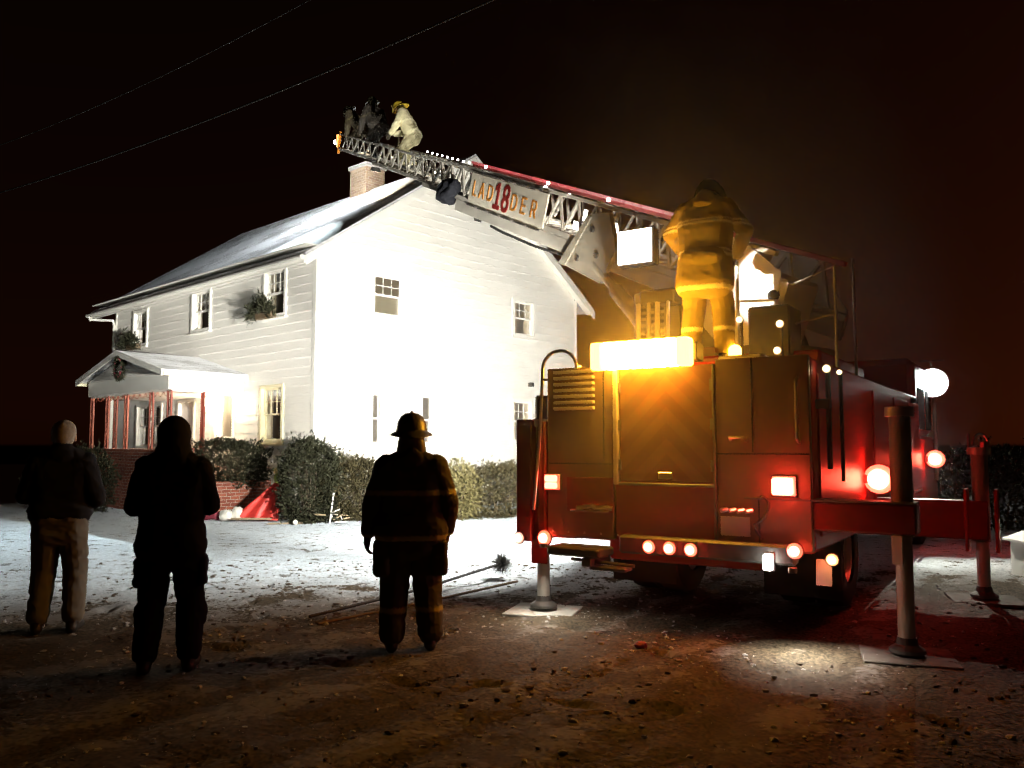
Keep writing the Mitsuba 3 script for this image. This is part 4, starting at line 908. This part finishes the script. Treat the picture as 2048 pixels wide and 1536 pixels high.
    tp_ = [hull((hips[0] + [0, -.015, .03], .112 * lb_), (hips[1] + [0, -.015, .03], .112 * lb_), (hips[0] + [0, 0, -.1], .10 * lb_), (hips[1] + [0, 0, -.1], .10 * lb_))]
    for i in (0, 1): tp_ += chain((hips[i] + [0, 0, -.03], .110 * lb_), (knee[i], .088 * lb_), (ank[i] + [0, 0, .05], .075 * lb_))
    if pockets:
        for i, sg in ((0, -1), (1, 1)): tp_.append(hull(*[((hips[i] + np.array([sg * (.105 + .05 * q), yy, -zz])), .035) for q in (0, 1) for yy in (-.07, .07) for zz in (.10, .30)]))
    if cargo:
        for i, sg in ((0, -1), (1, 1)):
            q = hips[i] * .45 + knee[i] * .55 + np.array([sg * .085, 0, 0]); tp_.append(hull(*[(q + np.array([sg * .018, yy, zz]), .024) for yy in (-.06, .05) for zz in (-.08, .08)]))
            tp_.append(hull((knee[i] + [sg * .02, -.01, -.10], .095), (knee[i] + [sg * .03, -.02, -.16], .090)))
    tm = soft(tp_, .024 if colours is None or len(colours) < 4 else .015, 7, wrinkle * 1.1, seed=len(label) + 3)
    if colours is not None and len(colours) > 3:
        z = np.asarray(tm.vertices)[:, 2]; col = np.tile(np.array(colours[0]), (len(z), 1))
        for z0, z1 in colours[3]:
            t1 = np.clip(np.minimum(z - z0, z1 - z) / .006 + .5, 0, 1)[:, None]; col = col * (1 - t1) + np.array(colours[1]) * t1
        obj('trousers', fin(tm), 'coat_colours', k, True, color=col)
    else: obj('trousers', fin(tm), pants, k, True)
    for i in (0, 1):
        bt_ = [hull((ank[i] + [0, -.01, .08], .054), (ank[i] + [0, -.03, -.04], .050)), hull((ank[i] + [0, -.05, -.045], .045), (ank[i] + [.03 * (i * 2 - 1), .17, -.05], .040), (ank[i] + [0, .06, .0], .052))]
        bm_ = soft(bt_, .02, 5); v = np.asarray(bm_.vertices).copy(); v[:, 2] = np.maximum(v[:, 2], ank[i][2] - .09); obj('boot', fin(trimesh.Trimesh(v, bm_.faces)), 'boot_leather', k, True)
    Ah = np.stack([[1, 0, 0], yaxis, hd], 1)
    hm = lambda m: fin(place(m, Ah, hc))
    if head == 'hair':
        hpz = soft([m3.Manifold.batch_hull([sphere_m((0, -.022, .037), .099), sphere_m((0, .01, .052), .090), sphere_m((0, -.038, -.02), .086)])], .012, 3, .003, 5, (60, 60, 60))
        obj('hair', hm(hpz), 'grey_hair', k, True)
    elif head == 'hood':
        hpz = soft([m3.Manifold.batch_hull([sphere_m((0, -.02, .045), .112), sphere_m((0, .02, .04), .105), sphere_m((0, -.03, -.05), .108)]), m3.Manifold.batch_hull([sphere_m((0, -.03, -.05), .106), sphere_m((-.05, -.04, -.17), .09), sphere_m((.05, -.04, -.17), .09)])], .018, 8, .005, 6)
        obj('hood', hm(hpz), coat, k, True)
    elif head == 'helmet':
        n = 32; prof = [(.0, .165), (.05, .160), (.088, .135), (.112, .085), (.122, .03), (.125, .015), (.150, .004), (.166, -.010), (.166, -.018), (.120, .0)]
        L = lathe(prof, n); v = np.asarray(L.vertices).copy(); rr_ = np.hypot(v[:, 0], v[:, 1]); an = np.arctan2(v[:, 1], v[:, 0])
        ext = np.clip((rr_ - .124) / .045, 0, 1); v[:, 1] *= 1.15; v[:, 1] -= ext * .055 * np.clip(-np.sin(an), 0, 1) ** 2; v[:, 2] -= ext * .030 * np.clip(-np.sin(an), 0, 1) ** 2
        v[:, 2] += .045
        obj('helmet', hm(trimesh.Trimesh(v, L.faces)), headwear_mat, k, 50)
        obj('helmet_comb', hm(tube([[0, .115 * math.cos(a), .045 + .168 * math.sin(a)] for a in np.linspace(.25, math.pi - .25, 12)], .013, 6)), headwear_mat, k, True)
        obj('helmet_shield', hm(place(cbox([-.045, 0, 0], [.045, .012, .11], .006), np.eye(3), [0, .128, .085])), 'gold_ribbon', k)
        sk = [m3.Manifold.batch_hull([sphere_m((0, -.03, .02), .098), sphere_m((-.05, -.03, -.12), .07), sphere_m((.05, -.03, -.12), .07)])]
        obj('neck_flap', hm(soft(sk, .02, 5, .004, 3)), 'helmet_black', k, True)
    return k

def face(dx, dy): return math.atan2(-dx, dy)      # yaw that turns +y towards (dx, dy)
person('bare-headed person with cropped grey hair, dark jacket and khaki trousers, back turned', [-3.92, 7.18, gz(-3.92, 7.18)], face(-.35, 1), 1.80, bulk=.96, head='hair', coat='black_cloth', pants='khaki_cloth', coat_hem=.92,
       arms=(([-.27, .0, 1.16], [-.15, .25, 1.10]), ([.285, -.04, 1.13], [.14, .22, 1.02])), feet=((-.14, 0, 0), (.13, -.02, 0)), leg_bulk=1.06, wrinkle=.012)
person('person in a dark hooded jacket, dark trousers and boots, arms folded in front', [-2.45, 5.96, gz(-2.45, 5.96)], face(-.25, 1), 1.78, bulk=.94, head='hood', coat='navy_cloth', pants='navy_cloth', coat_hem=.78,
       arms=(([-.255, .03, 1.17], [-.08, .25, 1.18]), ([.255, .03, 1.17], [.08, .27, 1.14])), feet=((-.15, 0, 0), (.14, .02, 0)), leg_bulk=1.06, skirt=.95, cargo=True, wrinkle=.012)
COAT = (.052, .044, .026); TRIM = (.30, .26, .09)
person('person in a fire helmet, long turnout coat and bulky trousers, gloved hands hanging', [-.80, 6.55, gz(-.80, 6.55)], face(-.12, 1), 1.77, bulk=1.10, head='helmet', coat_hem=.84, hands='glove_tan', pockets=True, leg_bulk=1.28,
       arms=(([-.30, -.02, 1.15], [-.335, .05, .92]), ([.30, -.02, 1.15], [.29, .07, .93])), feet=((-.14, 0, 0), (.16, .03, 0)), colours=(COAT, TRIM, ((1.22, 1.26), (.87, .91)), ((.30, .34),)), wrinkle=.010)
op = TP(1.47, .36, 2.336)
person('person in a turnout coat with reflective bands bending over the controls on the truck', op, face(H_[0] - .1, H_[1]), 1.79, lean=7, bulk=1.03, head='helmet', hands='glove_tan', leg_bulk=1.14, coat_hem=.63, headtilt=1.3,
       arms=(([-.36, .12, 1.28], [-.34, .42, 1.22]), ([.34, .12, 1.24], [.20, .40, 1.12])), feet=((-.15, 0, 0), (.16, .04, 0)), colours=((.36, .28, .09), (.92, .88, .62), ((1.27, 1.292), (1.305, 1.32), (.965, .995), (1.01, 1.03), (.65, .69)), ((.30, .34),)), wrinkle=.007)
def on_ladder(s, w): return LP(s, w, .16)
person('person in a pale turnout coat and yellow helmet leaning forward on the raised ladder', on_ladder(9.85, .0), face(-1, .25), 1.72, lean=24, bulk=1.2, head='helmet', headwear_mat='helmet_yellow', hands='glove_tan', leg_bulk=1.15, crouch=.10, headtilt=.25,
       arms=(([-.30, .18, 1.22], [-.24, .42, 1.12]), ([.30, .18, 1.22], [.20, .44, 1.30])), feet=((-.13, -.04, 0), (.13, .26, .10)), colours=((.66, .60, .38), (.80, .76, .50), ((1.18, 1.22), (.90, .94)), ((.30, .34),)), wrinkle=.012)
person('dark-clothed person hunched at the very tip of the ladder', on_ladder(13.35, .0), face(-.9, .5), 1.70, lean=38, bulk=1.2, head='helmet', hands='glove_tan', crouch=.22, leg_bulk=1.1, headtilt=.3,
       arms=(([-.28, .20, 1.15], [-.20, .44, 1.0]), ([.30, .16, 1.15], [.20, .42, 1.0])), feet=((-.12, -.05, 0), (.12, .26, .10)), colours=((.10, .08, .05), (.20, .17, .08), ((1.2, 1.24),), ((.3, .34),)))
person('dark-clothed person with a raised hood standing on the ladder behind the hunched one', on_ladder(12.15, .0), face(-.7, .7), 1.74, lean=20, bulk=1.22, head='helmet', hands='glove_tan', crouch=.12, leg_bulk=1.1,
       arms=(([-.30, .16, 1.2], [-.22, .42, 1.1]), ([.31, .14, 1.2], [.22, .42, 1.05])), feet=((-.12, -.05, 0), (.12, .26, .10)), colours=((.07, .06, .05), (.13, .11, .07), ((1.2, 1.24),), ((.3, .34),)))
labels['person_006']['label'] = 'dark-clothed person standing on the ladder just behind the hunched one'
spot('spot_ladder_man', LP(7.2, -.42, .62), LP(10.1, -.1, 1.15), 14, (1, .97, .82), 24, 18, 3)  # added light on the pale-coated person
# air tank and mask beside the pale-coated one
tk = thing('air_tank', 'small blue-grey cylinder in front of the pale-coated person on the ladder', 'air tank')
p0 = LP(10.75, -.05, .42)
obj('cylinder', cat([cyl(p0, p0 + [0, 0, .34], .075, 14), cyl(p0 + [0, 0, .34], p0 + [0, 0, .40], .04, 10)]), 'chrome', tk, 40)
obj('valve', cyl(p0 + [-.05, 0, .41], p0 + [.05, 0, .43], .018, 8), 'mask_blue', tk)

# ------------------------------------------------------------------ things on the ground
def lump(c, r, seed=0, m=None, amp=.25, flat=.0):
    s2 = trimesh.creation.icosphere(3, 1.0); v = np.asarray(s2.vertices); v = v * (1 + amp * 2 * (meshkit.fbm(v * 1.7 + seed * 5, 3, seed) - .5))[:, None] * np.asarray(r) + np.asarray(c)
    v[:, 2] = np.maximum(v[:, 2], flat); return trimesh.Trimesh(v, s2.faces, process=False)
# red tarp leaning against the planter and hanging over its edge
n = 26; uu, vv = np.meshgrid(np.linspace(0, 1, n), np.linspace(0, 1, n)); 
left = np.array([-5.95, 17.55, .03]); right = np.array([-4.88, 17.25, .03]); top = np.array([-4.88, 17.62, .82])
P = left + (right - left) * uu[..., None]; tk_ = (vv ** 1.1)[..., None]; P = P * (1 - tk_) + (top + (right - left) * .16 * (uu[..., None] - 1) ) * tk_
fold = .055 * np.sin(uu * 17 + 2 * vv) * (1 - vv * .6) + .05 * (meshkit.fbm(np.stack([uu * 5, vv * 5, uu * 0], -1), 3, 2) - .5)
P = P + fold[..., None] * np.array([.2, -.9, .15]); P[..., 2] = np.maximum(P[..., 2], .015)
idn = np.arange(n * n).reshape(n, n); ff = np.concatenate([np.stack([idn[:-1, :-1], idn[:-1, 1:], idn[1:, 1:]], -1).reshape(-1, 3), np.stack([idn[:-1, :-1], idn[1:, 1:], idn[1:, :-1]], -1).reshape(-1, 3)])
front_s = trimesh.Trimesh(P.reshape(-1, 3), ff, process=False); back_s = trimesh.Trimesh(P.reshape(-1, 3) + [0, .006, -.001], ff[:, ::-1], process=False)
tagged('tarp', cat([front_s, back_s]), 'tarp_red', 'crumpled bright red tarp slumped against the tall evergreen', 'tarp', smooth=True)
orn = thing('garden_ornament', 'small yellow-green ornament with a gold bow on the planter, above the red tarp', 'ornament')
obj('figure', lump([-4.98, 17.55, .90], [.085, .07, .12], 4, amp=.15, flat=.78), 'green_plastic', orn, True)
obj('bow', cat([lump([-5.02, 17.52, 1.05], [.05, .03, .07], 6), lump([-4.92, 17.52, 1.07], [.05, .03, .055], 7)]), 'gold_ribbon', orn, True)
def rolled(p, q, r_): return tube([np.asarray(p) + (np.asarray(q) - np.asarray(p)) * t for t in np.linspace(0, 1, 8)], [r_ * (1 + .12 * math.sin(t * 9)) for t in np.linspace(.5, 1.5, 8)], 12)
tagged('rolled_rug', rolled([-6.72, 17.75, .09], [-6.26, 17.62, .10], .085), 'maroon_cloth', 'rolled maroon cloth lying on the snow left of the white bags', 'rug', smooth=True)
tagged('plastic_bag', lump([-6.05, 17.5, .11], [.14, .12, .13], 1, amp=.3, flat=.005), 'plastic_white', 'round white plastic bag on the snow beside the rolled maroon cloth', 'bag', smooth=True)
tagged('plastic_bag', lump([-5.82, 17.55, .13], [.12, .12, .17], 2, amp=.4, flat=.005), 'plastic_white', 'upright crumpled white bag between the round bag and the red tarp', 'bag', smooth=True)
tagged('plank', cbox([-5.85, 17.18, .05], [-5.0, 17.24, .09], .01), 'plank', 'pale plank lying on the snow in front of the red tarp', 'plank')
tagged('plank', place(cbox([0, 0, 0], [.7, .09, .03], .008), np.array([[.97, -.2, 0], [.2, .97, 0], [0, 0, 1]]), [-4.95, 16.75, gz(-4.95, 16.75) + .005]), 'plank', 'short flat board lying nearest us below the red tarp', 'plank')
tagged('paper_scrap', lump([-4.35, 16.62, .05], [.05, .04, .05], 5, amp=.3, flat=.005), 'plastic_white', 'small white scrap lying before the tall evergreen', 'litter', smooth=True)
k = thing('garden_debris', 'heap of pale broken sticks on the snow between the two bushes', 'debris')
for i in range(9):
    a = rng.uniform(0, 3.14); p = np.array([-3.62 + rng.normal(0, .16), 16.9 + rng.normal(0, .12), .05 + .04 * i * .5])
    obj('stick', cyl(p, p + [.25 * math.cos(a), .12 * math.sin(a), rng.uniform(-.02, .12)], rng.uniform(.010, .02), 6), 'plank' if i % 2 else 'plastic_white', k)
obj('stick', cyl([-3.72, 16.9, .0], [-3.66, 16.95, .62], .018, 6), 'plastic_white', k)
k = thing('mailbox', 'rounded red box with a white top on the porch railing, behind the hooded onlooker', 'mailbox')
mb = HP(2.98, -2.0, 1.22)
obj('box', trimesh.convex.convex_hull(np.array([mb + uL * (.13 * math.cos(a)) + np.array([0, 0, .12 + .13 * math.sin(a)]) + uR * w for a in np.linspace(0, math.pi, 14) for w in (-.12, .2)] + [mb + uL * x + uR * w - [0, 0, .25] for x in (-.13, .13) for w in (-.12, .2)])), 'tarp_red', k)
obj('snow_cap', trimesh.convex.convex_hull(np.array([mb + uL * (.135 * math.cos(a)) + np.array([0, 0, .135 + .135 * math.sin(a)]) + uR * w for a in np.linspace(.5, math.pi - .5, 12) for w in (-.122, .2)])), 'plastic_white', k)
# chimney brush on its long rods
a_, b_ = np.array([-1.86, 7.66, .03]), np.array([-.12, 9.86, .20])
k = thing('chimney_brush', 'chimney brush with a round bristle head on a long rod, lying on the snow', 'chimney brush')
obj('rod', tube([a_, (a_ + b_) / 2 + [.02, 0, -.03], b_], .015, 7), 'hose_black', k, True)
r2 = rng.normal(0, 1, (420, 3)); r2 /= np.linalg.norm(r2, axis=1, keepdims=True)
obj('bristles', cat([tube([b_ + [0, 0, 0], b_ + q * rng.uniform(.11, .16)], [.003, .0015], 3, False) for q in r2]), 'steel_dark', k)
a2, b2 = np.array([-1.72, 7.40, .02]), np.array([.06, 9.48, .05])
tagged('dark_rod', cat([tube([a2, (a2 + b2) / 2 + [0, 0, -.01], b2], .014, 7)]), 'pole_wood', 'thin dark rod lying on the snow beside the chimney brush', 'pole', smooth=True)  # second dark rod laid parallel to the brush
# small white shed at the frame edge
sh_ = np.array([6.50, 10.0, 0.0])
k = thing('well_cover', 'small white box-shaped cover with a sloping lid, cut off by the frame at the right', 'well cover')
obj('box', cbox(sh_ + [-.20, -.2, -.1], sh_ + [.7, .5, .42], .01), 'white_enamel', k)
obj('lid', trimesh.convex.convex_hull(np.array([sh_ + [x, y, z] for y in (-.25, .55) for x, z in ((-.26, .40), (-.26, .425), (.25, .60), (.75, .425), (.75, .40))])), 'white_enamel', k)
# crumbs of kicked-up snow and frozen dirt on the driveway and the trodden yard
def crumbs(name, n, m, lo, hi, seed, lab):
    r = np.random.default_rng(seed); b = trimesh.creation.icosphere(0, 1.0); nb = len(b.vertices)
    x = r.uniform(-6.5, 5.5, n); y = 3.1 + 8.5 * r.random(n) ** 1.5
    k_ = meshkit.fbm(np.stack([x * .9, y * .9, 0 * x], -1), 3, seed) + r.normal(0, .12, n) > .5; x, y = x[k_], y[k_]; n = len(x)
    sz = lo + (hi - lo) * r.random(n) ** 3; z = hz(x, y)
    V = b.vertices[None] * (1 + r.normal(0, .22, (n, nb, 1))) * sz[:, None, None] * np.stack([r.uniform(.7, 1.5, n), r.uniform(.7, 1.5, n), r.uniform(.35, .8, n)], 1)[:, None]
    V = V + np.stack([x, y, z + sz * .15], 1)[:, None]
    F = b.faces[None] + (np.arange(n) * nb)[:, None, None]
    k = obj(name, (V.reshape(-1, 3), F.reshape(-1, 3)), m); labels[k] = {'kind': 'stuff', 'label': lab, 'category': name.replace('_', ' ')}
mat('crumb_snow', worn((.34, .34, .35), .2, 20), .9); mat('crumb_dirt', worn((.06, .042, .028), .3, 20), .95)
crumbs('snow_crumbs', 9000, 'crumb_snow', .004, .022, 41, 'crumbs of kicked-up snow scattered over the trodden ground')
crumbs('dirt_crumbs', 9000, 'crumb_dirt', .004, .026, 42, 'dark crumbs of frozen dirt and grass scattered over the trodden ground')
# small dark lump on the driveway
tagged('snow_clod', lump([1.02, 6.62, .02], [.05, .035, .03], 9, amp=.3), 'maroon_cloth', 'small dark clod on the driveway behind the truck', 'clod', smooth=True)
# overhead wires
def wire(a, b, lab, r_):
    a, b = np.array(a), np.array(b); p = []
    for t in np.linspace(-.9, 1.9, 60):
        q = a + (b - a) * t; q = q + [0, 0, .55 * (t * t - t)]; p.append(q)
    tagged('overhead_wire', tube(p, r_, 5), 'wire_black', lab, 'wire', smooth=True)
wire([-10.19, 16, 6.61], [-.22, 9, 6.66], 'thicker overhead wire crossing the sky, the lower of the two', .013)
wire([-11.52, 18, 8.33], [-3.07, 12, 8.35], 'thin faint overhead wire, the higher of the two', .010)
